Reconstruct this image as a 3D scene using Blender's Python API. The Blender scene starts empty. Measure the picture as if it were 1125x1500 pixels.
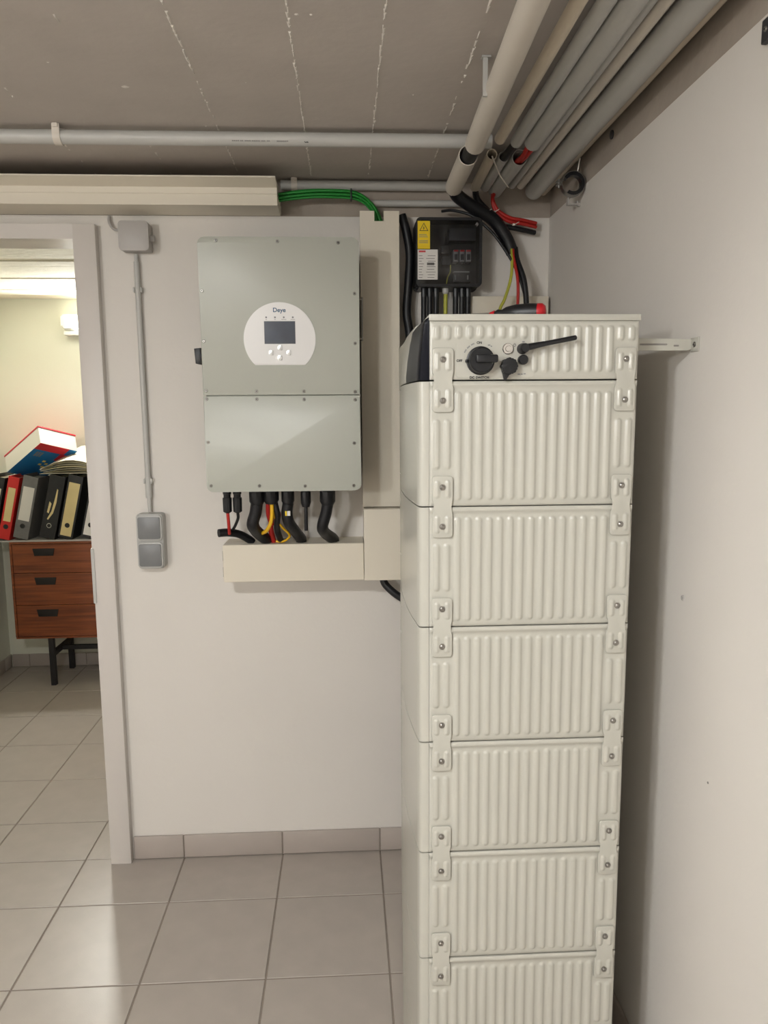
import bpy, bmesh, math, random
from mathutils import Vector, Matrix
random.seed(7)
scene = bpy.context.scene
COL = scene.collection
PI = math.pi

# ------------------------------------------------------------------ camera
F_PX = 1090.7
YAW, PITCH, ROLL = 0.050577, -0.137565, -0.007184
fw = Vector((math.sin(YAW)*math.cos(PITCH), math.cos(YAW)*math.cos(PITCH), math.sin(PITCH)))
rt = Vector((math.cos(YAW), -math.sin(YAW), 0.0))
up = rt.cross(fw)
r2 = rt*math.cos(ROLL) + up*math.sin(ROLL)
u2 = -rt*math.sin(ROLL) + up*math.cos(ROLL)
cam_d = bpy.data.cameras.new('camera')
cam = bpy.data.objects.new('camera', cam_d)
COL.objects.link(cam)
cam.matrix_world = Matrix(((r2.x, u2.x, -fw.x, 0), (r2.y, u2.y, -fw.y, 0), (r2.z, u2.z, -fw.z, 1.508), (0, 0, 0, 1)))
cam_d.sensor_fit = 'HORIZONTAL'
cam_d.sensor_width = 36.0
cam_d.lens = 36.0*F_PX/1125.0
cam_d.clip_start = 0.02
scene.camera = cam

# ------------------------------------------------------------------ world, lights, exposure
world = bpy.data.worlds.new('world')
scene.world = world
world.use_nodes = True
world.node_tree.nodes['Background'].inputs[0].default_value = (0.02, 0.02, 0.02, 1)
world.node_tree.nodes['Background'].inputs[1].default_value = 0.3

scene.view_settings.view_transform = 'Standard'
scene.view_settings.look = 'None'
scene.view_settings.gamma = 1.0
scene.view_settings.use_curve_mapping = False
scene.view_settings.exposure = 0.73

def area_light(name, loc, rot, size, power, color, shape='DISK', size_y=None):
    d = bpy.data.lights.new(name, 'AREA')
    d.shape = shape
    d.size = size
    if size_y: d.size_y = size_y
    d.energy = power
    d.color = color
    o = bpy.data.objects.new(name, d)
    o.location = loc
    o.rotation_euler = rot
    COL.objects.link(o)
    return o

def bulb_light(name, loc, radius, power, color):
    d = bpy.data.lights.new(name, 'POINT')
    d.energy = power; d.color = color; d.shadow_soft_size = radius
    o = bpy.data.objects.new(name, d)
    o.location = loc
    COL.objects.link(o)
    return o

LAMP = (-0.60, 0.15)                 # ceiling lamp just above and left of the view
WALL_LAMP = (-2.20, -2.20, 1.86)     # wall lamp far back on the left
WHITE = (0.985, 1.0, 1.0)
area_light('ceiling_lamp_light', (LAMP[0], LAMP[1], 2.085), (0, 0, 0), 0.16, 15.0, WHITE)
bulb_light('ceiling_lamp_bulb_light', (LAMP[0], LAMP[1], 2.095), 0.06, 7.5, WHITE)
bulb_light('wall_lamp_bulb_light', WALL_LAMP, 0.09, 116.0, WHITE)
NEXT = (1.0, 0.99, 0.92)
area_light('next_room_lamp_light', (-1.424, 4.292, 1.995), (math.radians(-66), 0, 0), 0.15, 13.0, NEXT, 'RECTANGLE', 0.07)
bulb_light('next_room_lamp_bulb_light', (-1.424, 4.24, 1.99), 0.04, 0.35, NEXT)

# ------------------------------------------------------------------ materials
def lin(c):
    c = c/255.0
    return c/12.92 if c <= 0.04045 else ((c+0.055)/1.055)**2.4
def rgb(t): return (lin(t[0]), lin(t[1]), lin(t[2]), 1.0)

def mat(name, col, rough=0.5, metal=0.0, var=None, bump=None, coat=0.0, spec=0.5, emit=None, col2=None):
    m = bpy.data.materials.new(name)
    m.use_nodes = True
    nt = m.node_tree
    b = nt.nodes['Principled BSDF']
    b.inputs['Base Color'].default_value = rgb(col)
    b.inputs['Roughness'].default_value = rough
    b.inputs['Metallic'].default_value = metal
    b.inputs['Specular IOR Level'].default_value = spec
    if coat:
        b.inputs['Coat Weight'].default_value = coat
        b.inputs['Coat Roughness'].default_value = 0.12
    if emit:
        b.inputs['Emission Color'].default_value = rgb(emit[0])
        b.inputs['Emission Strength'].default_value = emit[1]
    tc = None
    if var or bump:
        tc = nt.nodes.new('ShaderNodeTexCoord')
    if var:
        sc, amt = var
        n = nt.nodes.new('ShaderNodeTexNoise')
        n.inputs['Scale'].default_value = sc
        n.inputs['Detail'].default_value = 6
        nt.links.new(tc.outputs['Object'], n.inputs['Vector'])
        ramp = nt.nodes.new('ShaderNodeValToRGB')
        ramp.color_ramp.elements[0].position = 0.3
        ramp.color_ramp.elements[1].position = 0.7
        c1 = rgb(col)
        c2 = rgb(col2) if col2 else tuple(x*(1-amt) for x in c1[:3]) + (1.0,)
        ramp.color_ramp.elements[0].color = c2
        ramp.color_ramp.elements[1].color = c1
        nt.links.new(n.outputs['Fac'], ramp.inputs['Fac'])
        nt.links.new(ramp.outputs['Color'], b.inputs['Base Color'])
    if bump:
        sc, st = bump
        n = nt.nodes.new('ShaderNodeTexNoise')
        n.inputs['Scale'].default_value = sc
        n.inputs['Detail'].default_value = 5
        nt.links.new(tc.outputs['Object'], n.inputs['Vector'])
        bp = nt.nodes.new('ShaderNodeBump')
        bp.inputs['Strength'].default_value = st
        bp.inputs['Distance'].default_value = 0.01
        nt.links.new(n.outputs['Fac'], bp.inputs['Height'])
        nt.links.new(bp.outputs['Normal'], b.inputs['Normal'])
    return m

M = {}
M['wall'] = mat('wall_paint', (221, 216, 209), 0.75, var=(3, 0.04), bump=(60, 0.06))
M['wall_next'] = mat('wall_paint_next_room', (226, 227, 212), 0.75, var=(3, 0.03), bump=(60, 0.05))
M['ceiling'] = mat('ceiling_concrete_paint', (196, 188, 180), 0.85, var=(5, 0.10), bump=(35, 0.10))
M['ceiling_next'] = mat('ceiling_next_room_paint', (236, 230, 212), 0.85, var=(9, 0.08), bump=(30, 0.3))
M['band'] = mat('raw_plaster_band', (170, 159, 147), 0.9, var=(8, 0.15), bump=(40, 0.15))
M['seam'] = mat('seam_chips', (196, 186, 175), 0.85, var=(45, 0.3), col2=(214, 206, 196), bump=(80, 0.3))
M['chip'] = mat('white_chip', (226, 220, 212), 0.9)
M['tile'] = mat('floor_tile', (178, 169, 160), 0.32, var=(4, 0.09), bump=(90, 0.03))
M['skirt'] = mat('skirting_tile', (178, 168, 160), 0.4, var=(6, 0.08))
M['grout'] = mat('grout', (148, 137, 127), 0.9, var=(30, 0.1))
M['frame'] = mat('door_frame_paint', (210, 204, 198), 0.42, var=(5, 0.02))
M['pvc_grey'] = mat('grey_pvc', (188, 187, 182), 0.4, var=(7, 0.05))
M['pvc_white'] = mat('white_pvc', (214, 206, 194), 0.42, var=(7, 0.05))
M['pvc_cream'] = mat('cream_pvc', (214, 202, 182), 0.45, var=(9, 0.08))
M['duct'] = mat('trunking_pvc', (222, 214, 197), 0.42, var=(5, 0.02))
M['jbox'] = mat('junction_box_grey', (176, 172, 168), 0.45)
M['switch_rim'] = mat('switch_housing', (180, 179, 175), 0.4)
M['rocker'] = mat('switch_rocker', (120, 121, 122), 0.38)
M['inv'] = mat('inverter_coating', (180, 182, 172), 0.36, var=(2, 0.02), bump=(300, 0.02))
M['inv_side'] = mat('inverter_body', (172, 174, 165), 0.42)
M['panel'] = mat('display_panel', (228, 226, 224), 0.35)
M['screen'] = mat('display_glass', (74, 82, 96), 0.12, coat=0.5, var=(14, 0.25))
M['button'] = mat('silver_button', (205, 205, 203), 0.3, metal=0.6)
M['screw'] = mat('steel_screw', (150, 147, 142), 0.3, metal=0.9)
M['chrome'] = mat('chrome', (205, 203, 200), 0.15, metal=1.0)
M['socket'] = mat('dark_socket', (30, 30, 30), 0.6)
M['black'] = mat('black_plastic', (18, 19, 23), 0.42)
M['black_gloss'] = mat('black_gloss_cover', (12, 14, 24), 0.38, spec=0.2)
M['hose'] = mat('black_hose', (14, 15, 20), 0.45, bump=(200, 0.1))
M['bat'] = mat('battery_coating', (186, 184, 174), 0.27, var=(3, 0.02), coat=0.15)
M['bat_body'] = mat('battery_body', (190, 188, 178), 0.4)
M['red'] = mat('red_cable', (176, 34, 28), 0.45)
M['red_handle'] = mat('red_handle', (190, 22, 34), 0.4)
M['yellow'] = mat('yellow_cable', (226, 176, 28), 0.45)
M['yellowgreen'] = mat('earth_cable', (176, 176, 62), 0.45)
M['green'] = mat('green_cable', (24, 132, 44), 0.42)
M['white_tie'] = mat('white_tie', (206, 198, 186), 0.5)
M['label_yellow'] = mat('label_yellow', (236, 202, 20), 0.5)
M['label_white'] = mat('label_white', (222, 218, 212), 0.5)
M['print'] = mat('print_black', (40, 40, 42), 0.6)
M['print_grey'] = mat('print_grey', (130, 126, 122), 0.6)
M['print_red'] = mat('print_red', (196, 60, 60), 0.6)
M['logo'] = mat('logo_blue', (44, 84, 116), 0.5)
M['din'] = mat('breaker_grey', (150, 150, 150), 0.5)
M['breaker_dark'] = mat('breaker_dark', (52, 53, 56), 0.5)
M['steel_leg'] = mat('black_steel', (34, 32, 34), 0.5)
M['handle_dark'] = mat('handle_recess', (22, 16, 14), 0.6)
M['binder_black'] = mat('binder_black', (30, 30, 32), 0.5, var=(60, 0.3))
M['binder_red'] = mat('binder_red', (204, 34, 30), 0.45)
M['binder_grey'] = mat('binder_grey', (116, 114, 114), 0.5, var=(60, 0.15))
M['paper'] = mat('paper', (226, 220, 200), 0.7, var=(40, 0.05))
M['paper_cream'] = mat('paper_cream', (232, 220, 184), 0.7)
M['label_cream'] = mat('label_cream', (226, 206, 150), 0.6, var=(12, 0.08))
M['box_white'] = mat('box_white', (224, 220, 212), 0.5)
M['box_red'] = mat('box_red', (206, 36, 52), 0.45)
M['box_blue'] = mat('box_blue', (22, 112, 176), 0.4)
M['box_yellow'] = mat('box_yellow', (232, 206, 110), 0.5)
M['lamp'] = mat('lamp_diffuser', (250, 248, 240), 0.4, emit=((255, 250, 225), 4.0))
M['lamp_body'] = mat('lamp_housing', (232, 232, 226), 0.4)
M['ceil_lamp'] = mat('ceiling_lamp_diffuser', (250, 244, 236), 0.4, emit=((255, 240, 222), 4.0))

def teak():
    m = bpy.data.materials.new('teak_veneer')
    m.use_nodes = True
    nt = m.node_tree
    b = nt.nodes['Principled BSDF']
    tc = nt.nodes.new('ShaderNodeTexCoord')
    mp = nt.nodes.new('ShaderNodeMapping')
    mp.inputs['Scale'].default_value = (1.2, 1.2, 26)
    n = nt.nodes.new('ShaderNodeTexNoise')
    n.inputs['Scale'].default_value = 3.0
    n.inputs['Detail'].default_value = 8
    r = nt.nodes.new('ShaderNodeValToRGB')
    r.color_ramp.elements[0].position = 0.3
    r.color_ramp.elements[0].color = rgb((104, 50, 24))
    r.color_ramp.elements[1].position = 0.72
    r.color_ramp.elements[1].color = rgb((150, 80, 40))
    nt.links.new(tc.outputs['Object'], mp.inputs['Vector'])
    nt.links.new(mp.outputs['Vector'], n.inputs['Vector'])
    nt.links.new(n.outputs['Fac'], r.inputs['Fac'])
    nt.links.new(r.outputs['Color'], b.inputs['Base Color'])
    b.inputs['Roughness'].default_value = 0.4
    return m
M['teak'] = teak()

def smoke_glass():
    m = bpy.data.materials.new('smoked_cover')
    m.use_nodes = True
    nt = m.node_tree
    out = nt.nodes['Material Output']
    nt.nodes.remove(nt.nodes['Principled BSDF'])
    tr = nt.nodes.new('ShaderNodeBsdfTransparent')
    tr.inputs[0].default_value = (0.82, 0.82, 0.83, 1)
    gl = nt.nodes.new('ShaderNodeBsdfGlossy')
    gl.inputs['Roughness'].default_value = 0.12
    mx = nt.nodes.new('ShaderNodeMixShader')
    mx.inputs[0].default_value = 0.04
    nt.links.new(tr.outputs[0], mx.inputs[1])
    nt.links.new(gl.outputs[0], mx.inputs[2])
    nt.links.new(mx.outputs[0], out.inputs[0])
    return m
M['smoke'] = smoke_glass()

# ------------------------------------------------------------------ mesh helpers
def nb(): return bmesh.new()

def bx(bm, x0, x1, y0, y1, z0, z1, bev=0.0, seg=2):
    vs = [bm.verts.new((x, y, z)) for x in (x0, x1) for y in (y0, y1) for z in (z0, z1)]
    idx = [(0, 1, 3, 2), (4, 6, 7, 5), (0, 4, 5, 1), (2, 3, 7, 6), (0, 2, 6, 4), (1, 5, 7, 3)]
    fs = [bm.faces.new([vs[i] for i in f]) for f in idx]
    if bev:
        es = list({e for f in fs for e in f.edges})
        bmesh.ops.bevel(bm, geom=es, offset=bev, segments=seg, profile=0.5, affect='EDGES')
    return bm

def frame_of(d):
    d = d.normalized()
    a = Vector((0, 0, 1)) if abs(d.z) < 0.9 else Vector((1, 0, 0))
    s = d.cross(a).normalized()
    return s, s.cross(d).normalized()

def rings_to_faces(bm, rings, caps=True, closed=True):
    n = len(rings[0])
    for a, b in zip(rings[:-1], rings[1:]):
        for i in range(n if closed else n-1):
            j = (i+1) % n
            bm.faces.new((a[i], a[j], b[j], b[i]))
    if caps:
        bm.faces.new(list(reversed(rings[0])))
        bm.faces.new(rings[-1])

def lathe(bm, base, d, prof, seg=20, caps=True):
    """prof: (distance along d, radius)"""
    base = Vector(base); d = Vector(d).normalized()
    s, t = frame_of(d)
    rings = []
    for h, r in prof:
        rings.append([bm.verts.new(base + d*h + s*(r*math.cos(2*PI*i/seg)) + t*(r*math.sin(2*PI*i/seg))) for i in range(seg)])
    rings_to_faces(bm, rings, caps)
    return bm

def cyl(bm, p0, p1, r, seg=16, r1=None):
    p0 = Vector(p0); p1 = Vector(p1)
    L = (p1-p0).length
    return lathe(bm, p0, p1-p0, [(0, r), (L, r if r1 is None else r1)], seg)

def hollow(bm, p0, p1, r, wall=0.002, seg=20):
    p0 = Vector(p0); p1 = Vector(p1); L = (p1-p0).length; q = r-wall
    rings_prof = [(0, q), (0, r), (L, r), (L, q), (0, q)]
    base = p0; d = (p1-p0).normalized(); s, t = frame_of(d)
    rings = [[bm.verts.new(base + d*h + s*(k*math.cos(2*PI*i/seg)) + t*(k*math.sin(2*PI*i/seg))) for i in range(seg)] for h, k in rings_prof[:-1]]
    rings.append(rings[0])
    rings_to_faces(bm, rings, False)
    return bm

def smooth_path(pts, n=6):
    pts = [Vector(p) for p in pts]
    if len(pts) < 3: return pts
    P = [pts[0]*2-pts[1]] + pts + [pts[-1]*2-pts[-2]]
    out = []
    for i in range(1, len(P)-2):
        p0, p1, p2, p3 = P[i-1], P[i], P[i+1], P[i+2]
        for k in range(n):
            t = k/n
            out.append(0.5*((2*p1) + (p2-p0)*t + (2*p0-5*p1+4*p2-p3)*t*t + (3*p1-p0-3*p2+p3)*t**3))
    out.append(pts[-1])
    return out

def tube(bm, pts, r, seg=10, n=6, rfun=None):
    path = smooth_path(pts, n)
    d0 = (path[1]-path[0]).normalized()
    s, t = frame_of(d0)
    rings = []
    for i, p in enumerate(path):
        d = (path[min(i+1, len(path)-1)] - path[max(i-1, 0)]).normalized()
        s = (s - d*s.dot(d)).normalized()
        t = s.cross(d)
        k = r if rfun is None else rfun(i/(len(path)-1))*r
        rings.append([bm.verts.new(p + s*(k*math.cos(2*PI*j/seg)) + t*(k*math.sin(2*PI*j/seg))) for j in range(seg)])
    rings_to_faces(bm, rings)
    return bm

def prism(bm, poly, d0, d1, axis='y', bev=0.0, seg=2):
    """poly 2D: axis y -> (x,z); axis z -> (x,y); axis x -> (y,z)"""
    def v(p, d):
        return {'y': (p[0], d, p[1]), 'z': (p[0], p[1], d), 'x': (d, p[0], p[1])}[axis]
    a = [bm.verts.new(v(p, d0)) for p in poly]
    b = [bm.verts.new(v(p, d1)) for p in poly]
    n = len(poly)
    fa = bm.faces.new(a); fb = bm.faces.new(list(reversed(b)))
    fs = [fa, fb]
    for i in range(n):
        j = (i+1) % n
        fs.append(bm.faces.new((a[j], a[i], b[i], b[j])))
    if bev:
        es = [e for e in fa.edges]
        bmesh.ops.bevel(bm, geom=es, offset=bev, segments=seg, profile=0.5, affect='EDGES')
    return bm

def rrect(x0, x1, z0, z1, r, n=5, rad=None):
    """rounded rectangle, rad = radii (bl, br, tr, tl)"""
    rr = rad or (r, r, r, r)
    pts = []
    for (cx, cz, a0, q) in ((x0, z0, PI, rr[0]), (x1, z0, 1.5*PI, rr[1]), (x1, z1, 0, rr[2]), (x0, z1, 0.5*PI, rr[3])):
        sx = 1 if cx == x0 else -1
        sz = 1 if cz == z0 else -1
        if q < 1e-5:
            pts.append((cx, cz)); continue
        for k in range(n+1):
            a = a0 + 0.5*PI*k/n
            pts.append((cx + sx*q + q*math.cos(a), cz + sz*q + q*math.sin(a)))
    return pts

def root_of(o):
    while o.parent: o = o.parent
    return o

def finish(me, bm, material, smooth):
    bmesh.ops.recalc_face_normals(bm, faces=bm.faces[:])
    bm.to_mesh(me); bm.free()
    me.materials.append(material)
    if smooth:
        for p in me.polygons: p.use_smooth = True
        me.set_sharp_from_angle(angle=math.radians(smooth if smooth > 1 else 35))

def obj(name, bm, material, parent=None, smooth=35):
    me = bpy.data.meshes.new(name)
    o = bpy.data.objects.new(name, me)
    COL.objects.link(o)
    if parent is not None:
        o.parent = parent
        bmesh.ops.translate(bm, verts=bm.verts[:], vec=-root_of(parent).location)
    else:
        xs = [v.co.x for v in bm.verts]; ys = [v.co.y for v in bm.verts]; zs = [v.co.z for v in bm.verts]
        c = Vector(((min(xs)+max(xs))/2, (min(ys)+max(ys))/2, min(zs)))
        bmesh.ops.translate(bm, verts=bm.verts[:], vec=-c)
        o.location = c
    finish(me, bm, material, smooth)
    return o

def tag(o, label, cat, group=None):
    o['label'] = label; o['category'] = cat
    if group: o['group'] = group
    return o

def thing(name, label, cat, loc, group=None):
    o = bpy.data.objects.new(name, None)
    o.empty_display_size = 0.05
    o.location = loc
    COL.objects.link(o)
    return tag(o, label, cat, group)

def struct(name, bm, material, smooth=35):
    o = obj(name, bm, material, None, smooth)
    o['kind'] = 'structure'
    return o

def dup(root, loc, label, group=None):
    r = root.copy(); COL.objects.link(r); r.location = loc; r['label'] = label
    if group: r['group'] = group
    for ch in list(root.children):
        c = ch.copy(); COL.objects.link(c); c.parent = r
        for g in list(ch.children):
            d = g.copy(); COL.objects.link(d); d.parent = c
    return r

def text(name, body, loc, size, material, parent, rot_in_plane=0.0, spacing=1.0, bold=0.0):
    """flat lettering facing -y, centred at loc"""
    cu = bpy.data.curves.new('t', 'FONT')
    cu.body = body; cu.size = size; cu.align_x = 'CENTER'; cu.align_y = 'CENTER'
    cu.space_character = spacing; cu.offset = bold; cu.extrude = 0.0
    t = bpy.data.objects.new('t', cu)
    COL.objects.link(t)
    dg = bpy.context.evaluated_depsgraph_get()
    me = bpy.data.meshes.new_from_object(t.evaluated_get(dg))
    COL.objects.unlink(t); bpy.data.objects.remove(t)
    mtx = Matrix.Translation(Vector(loc)) @ Matrix.Rotation(PI/2, 4, 'X') @ Matrix.Rotation(rot_in_plane, 4, 'Z')
    me.transform(mtx)
    me.transform(Matrix.Translation(-root_of(parent).location))
    me.materials.clear(); me.materials.append(material)
    o = bpy.data.objects.new(name, me)
    COL.objects.link(o); o.parent = parent
    return o

def screw(parent, x, y, z, r=0.0045, d=(0, -1, 0), m='screw'):
    b = lathe(nb(), (x, y, z), d, [(0, r), (0.0012, r), (0.0024, r*0.7)], 12)
    o = obj('screw', b, M[m], parent)
    p = Vector((x, y, z)) + Vector(d)*0.0021
    s = lathe(nb(), p, d, [(0, r*0.42), (0.0006, r*0.42)], 6)
    obj('socket', s, M['socket'], o)
    return o

# ------------------------------------------------------------------ the setting
W, D, H = 0.642, 2.387, 2.195
XL, YR = -2.30, -3.0            # room limits left / behind the camera
FX0, FX1, FY, FH = -2.01, 0.9, 4.385, 2.134   # next room
DX0, DX1, DH = -1.66, -0.80, 2.035       # door opening in the wall
BT = 0.10                                # wall thickness
G = 0.0022                               # half a joint

floor = struct('floor', bx(nb(), XL-0.1, 1.0, YR-0.1, FY+0.1, -0.10, -0.0025), M['grout'])
T = 0.333
TX0, TY0 = -0.5667, 2.1495
tile_me = bpy.data.meshes.new('tile')
tb = bx(nb(), -0.5, 0.5, -0.5, 0.5, -0.008, 0.0)
bmesh.ops.bevel(tb, geom=[e for e in tb.edges if all(v.co.z > -0.001 for v in e.verts)], offset=0.004, segments=2, profile=0.5, affect='EDGES')
finish(tile_me, tb, M['tile'], 0)
def put_tile(x0, x1, y0, y1):
    if x1-x0 < 0.012 or y1-y0 < 0.012: return
    t = bpy.data.objects.new('tile', tile_me)
    COL.objects.link(t); t.parent = floor
    t.location = Vector(((x0+x1)/2, (y0+y1)/2, random.uniform(-0.0004, 0.0004))) - floor.location
    t.scale = (x1-x0-2*G, y1-y0-2*G, 1)
def col_edges(a, b):
    e = [a]; k = math.floor((a-TX0)/T)+1
    while TX0+k*T < b-1e-4:
        e.append(TX0+k*T); k += 1
    return e+[b]
def row_edges(a, b, y0):
    e = [a]; k = math.floor((a-y0)/T)+1
    while y0+k*T < b-1e-4:
        e.append(y0+k*T); k += 1
    return e+[b]
ys = row_edges(YR, D+0.003, TY0)
xs = col_edges(XL, W)
for ya, yb in zip(ys[:-1], ys[1:]):
    for xa, xb in zip(xs[:-1], xs[1:]): put_tile(xa, xb, ya, yb)
YJ = 2.628                                   # first full joint beyond the doorway
for xa, xb in zip(col_edges(DX0, DX1)[:-1], col_edges(DX0, DX1)[1:]): put_tile(xa, xb, D+0.003, YJ)
for lo, hi in ((FX0, DX0), (DX1, FX1)):
    for xa, xb in zip(col_edges(lo, hi)[:-1], col_edges(lo, hi)[1:]): put_tile(xa, xb, D+BT+0.002, YJ)
ysf = [YJ+T*k for k in range(6)] + [FY]
xs3 = col_edges(FX0, FX1)
for ya, yb in zip(ysf[:-1], ysf[1:]):
    for xa, xb in zip(xs3[:-1], xs3[1:]): put_tile(xa, xb, ya, yb)

# wall with the doorway
b = nb()
bx(b, DX1, 1.0, D, D+BT, -0.003, 2.092)
bx(b, XL-0.1, DX0, D, D+BT, -0.003, 2.092)
bx(b, DX0, DX1, D, D+BT, DH, 2.092)
struct('wall_back', b, M['wall'])
struct('trim_1', bx(nb(), XL-0.1, 1.0, D+0.002, D+BT, 2.092, H), M['band'])
struct('wall_right', bx(nb(), W, W+0.12, YR-0.1, D, -0.003, 2.092), M['wall'])
struct('trim_2', bx(nb(), W+0.002, W+0.12, YR-0.1, D, 2.092, H), M['band'])
struct('wall_left', bx(nb(), XL-0.12, XL, YR-0.1, D, -0.003, H), M['wall'])
struct('wall_rear', bx(nb(), XL, W, YR-0.12, YR, -0.003, H), M['wall'])

# ceiling with the ridges left between the shuttering boards
ceil = struct('ceiling', bx(nb(), XL-0.1, 1.0, YR-0.1, D+BT, H, H+0.1), M['ceiling'])
def ridge(x, ya, yb, dens):
    bm = nb()
    y = ya
    while y < yb:
        L = random.uniform(0.006, 0.03)
        if random.random() < dens:
            w = random.uniform(0.0010, 0.0034); h = random.uniform(0.001, 0.003)
            dx = random.uniform(-0.0015, 0.0015)
            vs = [bm.verts.new(p) for p in ((x+dx-w, y, H), (x+dx+w, y, H), (x+dx+w*0.6, y+L, H), (x+dx-w*0.6, y+L, H),
                                            (x+dx, y+L*0.25, H-h), (x+dx+w*0.2, y+L*0.75, H-h*0.8))]
            for f in ((0, 1, 4), (1, 2, 5, 4), (2, 3, 5), (3, 0, 4, 5)): bm.faces.new([vs[i] for i in f])
        y += L*random.uniform(0.75, 1.1)
    o = obj('seam_ridge', bm, M['chip'], ceil, 0)
    return o
for x, dn in ((-0.72, .18), (-0.50, .12), (-0.302, .62), (-0.091, .9), (0.079, .8), (0.258, .55), (0.44, .2), (-0.95, .2)):
    ridge(x, -0.6, D-0.06, dn)
bm = nb()
for (x, y, s) in ((-0.461, 1.73, 0.010), (-0.43, 1.30, 0.004), (-0.58, 1.62, 0.003), (-0.075, 1.42, 0.006), (-0.05, 1.42, 0.005), (-0.33, 1.95, 0.003), (-0.62, 1.45, 0.004), (-0.2, 1.7, 0.002), (0.16, 1.75, 0.003)):
    vs = [bm.verts.new((x+s*math.cos(a)*random.uniform(.5, 1), y+s*0.8*math.sin(a)*random.uniform(.5, 1), H)) for a in [k*PI/4 for k in range(8)]]
    c = bm.verts.new((x, y, H-0.0015))
    for i in range(8): bm.faces.new((vs[i], vs[(i+1) % 8], c))
ch = obj('paint_chips', bm, M['chip'], ceil, 0); ch['kind'] = 'stuff'

# skirting tiles
def skirting(name, edges, axis, plane, zt, sign, material):
    t = 0.009
    lo, hi = edges[0], edges[-1]
    p0, p1 = sorted((plane, plane+sign*0.005))
    if axis == 'x': base = bx(nb(), lo, hi, p0, p1, 0.002, zt-0.003)
    else: base = bx(nb(), p0, p1, lo, hi, 0.002, zt-0.003)
    s = struct(name, base, M['grout'])
    for a, c in zip(edges[:-1], edges[1:]):
        q0, q1 = sorted((plane+sign*0.0005, plane+sign*t))
        if axis == 'x': k = bx(nb(), a+G, c-G, q0, q1, 0.003, zt, 0.002)
        else: k = bx(nb(), q0, q1, a+G, c-G, 0.003, zt, 0.002)
        obj('skirting_tile', k, M['skirt'], s)
    return s
skirting('baseboard_back', [-0.735, -0.567, -0.234, 0.099, 0.432, W-0.011], 'x', D, 0.083, -1, M['skirt'])
skirting('baseboard_back_2', [XL+0.001]+[x for x in (-2.232, -1.899)]+[DX0-0.08], 'x', D, 0.083, -1, M['skirt'])
skirting('baseboard_right', [TY0-T*k for k in range(15, -1, -1)]+[D-0.001], 'y', W, 0.083, -1, M['skirt'])

# next room
struct('wall_next_room_back', bx(nb(), FX0-0.1, FX1+0.1, FY, FY+0.1, -0.003, FH), M['wall_next'])
struct('wall_next_room_left', bx(nb(), FX0-0.1, FX0, D+BT, FY, -0.003, FH), M['wall_next'])
struct('wall_next_room_right', bx(nb(), FX1, FX1+0.1, D+BT, FY, -0.003, FH), M['wall_next'])
nc = struct('ceiling_next_room', bx(nb(), FX0-0.1, FX1+0.1, D+BT, FY+0.1, FH+0.012, FH+0.12), M['ceiling_next'])
y = D+BT
k = 0
while y < FY-0.01:
    w = (0.70 if k == 0 else random.choice((0.11, 0.14, 0.17)))
    y1 = min(y+w, FY)
    obj('shuttering_strip', bx(nb(), FX0, FX1, y+0.0015, y1-0.0015, FH-random.uniform(0.0, 0.006), FH+0.012, 0.001, 1), M['ceiling_next'], nc)
    y = y1; k += 1
skirting('baseboard_next_room_back', [FX0+0.012]+[TX0+T*k for k in range(-4, 5)]+[FX1], 'x', FY, 0.078, -1, M['skirt'])
skirting('baseboard_next_room_left', [D+BT+0.01]+[2.628+T*k for k in range(6)]+[FY-0.001], 'y', FX0, 0.078, 1, M['skirt'])

# steel door frame
FR = D-0.03
door = struct('door_1', bx(nb(), -0.806, -0.7385, FR, D-0.001, 0.0, 2.061, 0.0025), M['frame'])
obj('header', prism(nb(), [(DX0-0.07, 2.0175), (-0.8030, 2.0175), (-0.8030, 2.0605), (DX0-0.07, 2.0605)], FR+0.0003, D-0.001, 'y'), M['frame'], door)
obj('jamb', bx(nb(), DX0-0.07, DX0+0.006, FR, D-0.001, 0.0, 2.0165, 0.003), M['frame'], door)
obj('reveal_lining', bx(nb(), -0.806, -0.7995, D-0.0005, D+BT+0.012, 0.0, 2.0165), M['frame'], door)
obj('reveal_lining', bx(nb(), DX0-0.001, DX0+0.006, D-0.0005, D+BT+0.012, 0.0, 2.0165), M['frame'], door)
obj('reveal_lining', bx(nb(), DX0, DX1, D-0.0005, D+BT+0.012, 2.0175, DH), M['frame'], door)
sp = obj('strike_plate', bx(nb(), -0.8085, -0.8045, FR-0.0015, FR+0.022, 0.90, 1.078, 0.001), M['screw'], door)
obj('strike_lip', prism(nb(), rrect(-0.8085, -0.799, 0.90, 1.078, 0.004), FR-0.0025, FR-0.0005, 'y'), M['pvc_grey'], sp)

# ------------------------------------------------------------------ trunking under the ceiling
t = thing('cable_trunking', 'long cream cable trunking under the ceiling above the doorway', 'trunking', (-1.2, 2.32, 2.09))
x0, x1 = XL+0.002, -0.188
obj('trunking_body', prism(nb(), [(2.2555, 2.093), (2.385, 2.093), (2.385, 2.150), (2.2555, 2.150)], x0, x1, 'x'), M['duct'], t)
obj('trunking_lid', prism(nb(), [(2.2545, 2.0885), (2.2545, 2.1505), (2.385, 2.1505), (2.385, 2.1545), (2.200, 2.1545), (2.200, 2.1505), (2.2475, 2.1365), (2.2475, 2.120), (2.2495, 2.1185), (2.2495, 2.0885)], x0, x1+0.0015, 'x'), M['duct'], t)
obj('end_cap', prism(nb(), [(2.268, 2.096), (2.382, 2.096), (2.382, 2.118), (2.268, 2.118)], x1+0.0002, x1+0.002, 'x'), M['duct'], t)

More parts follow.
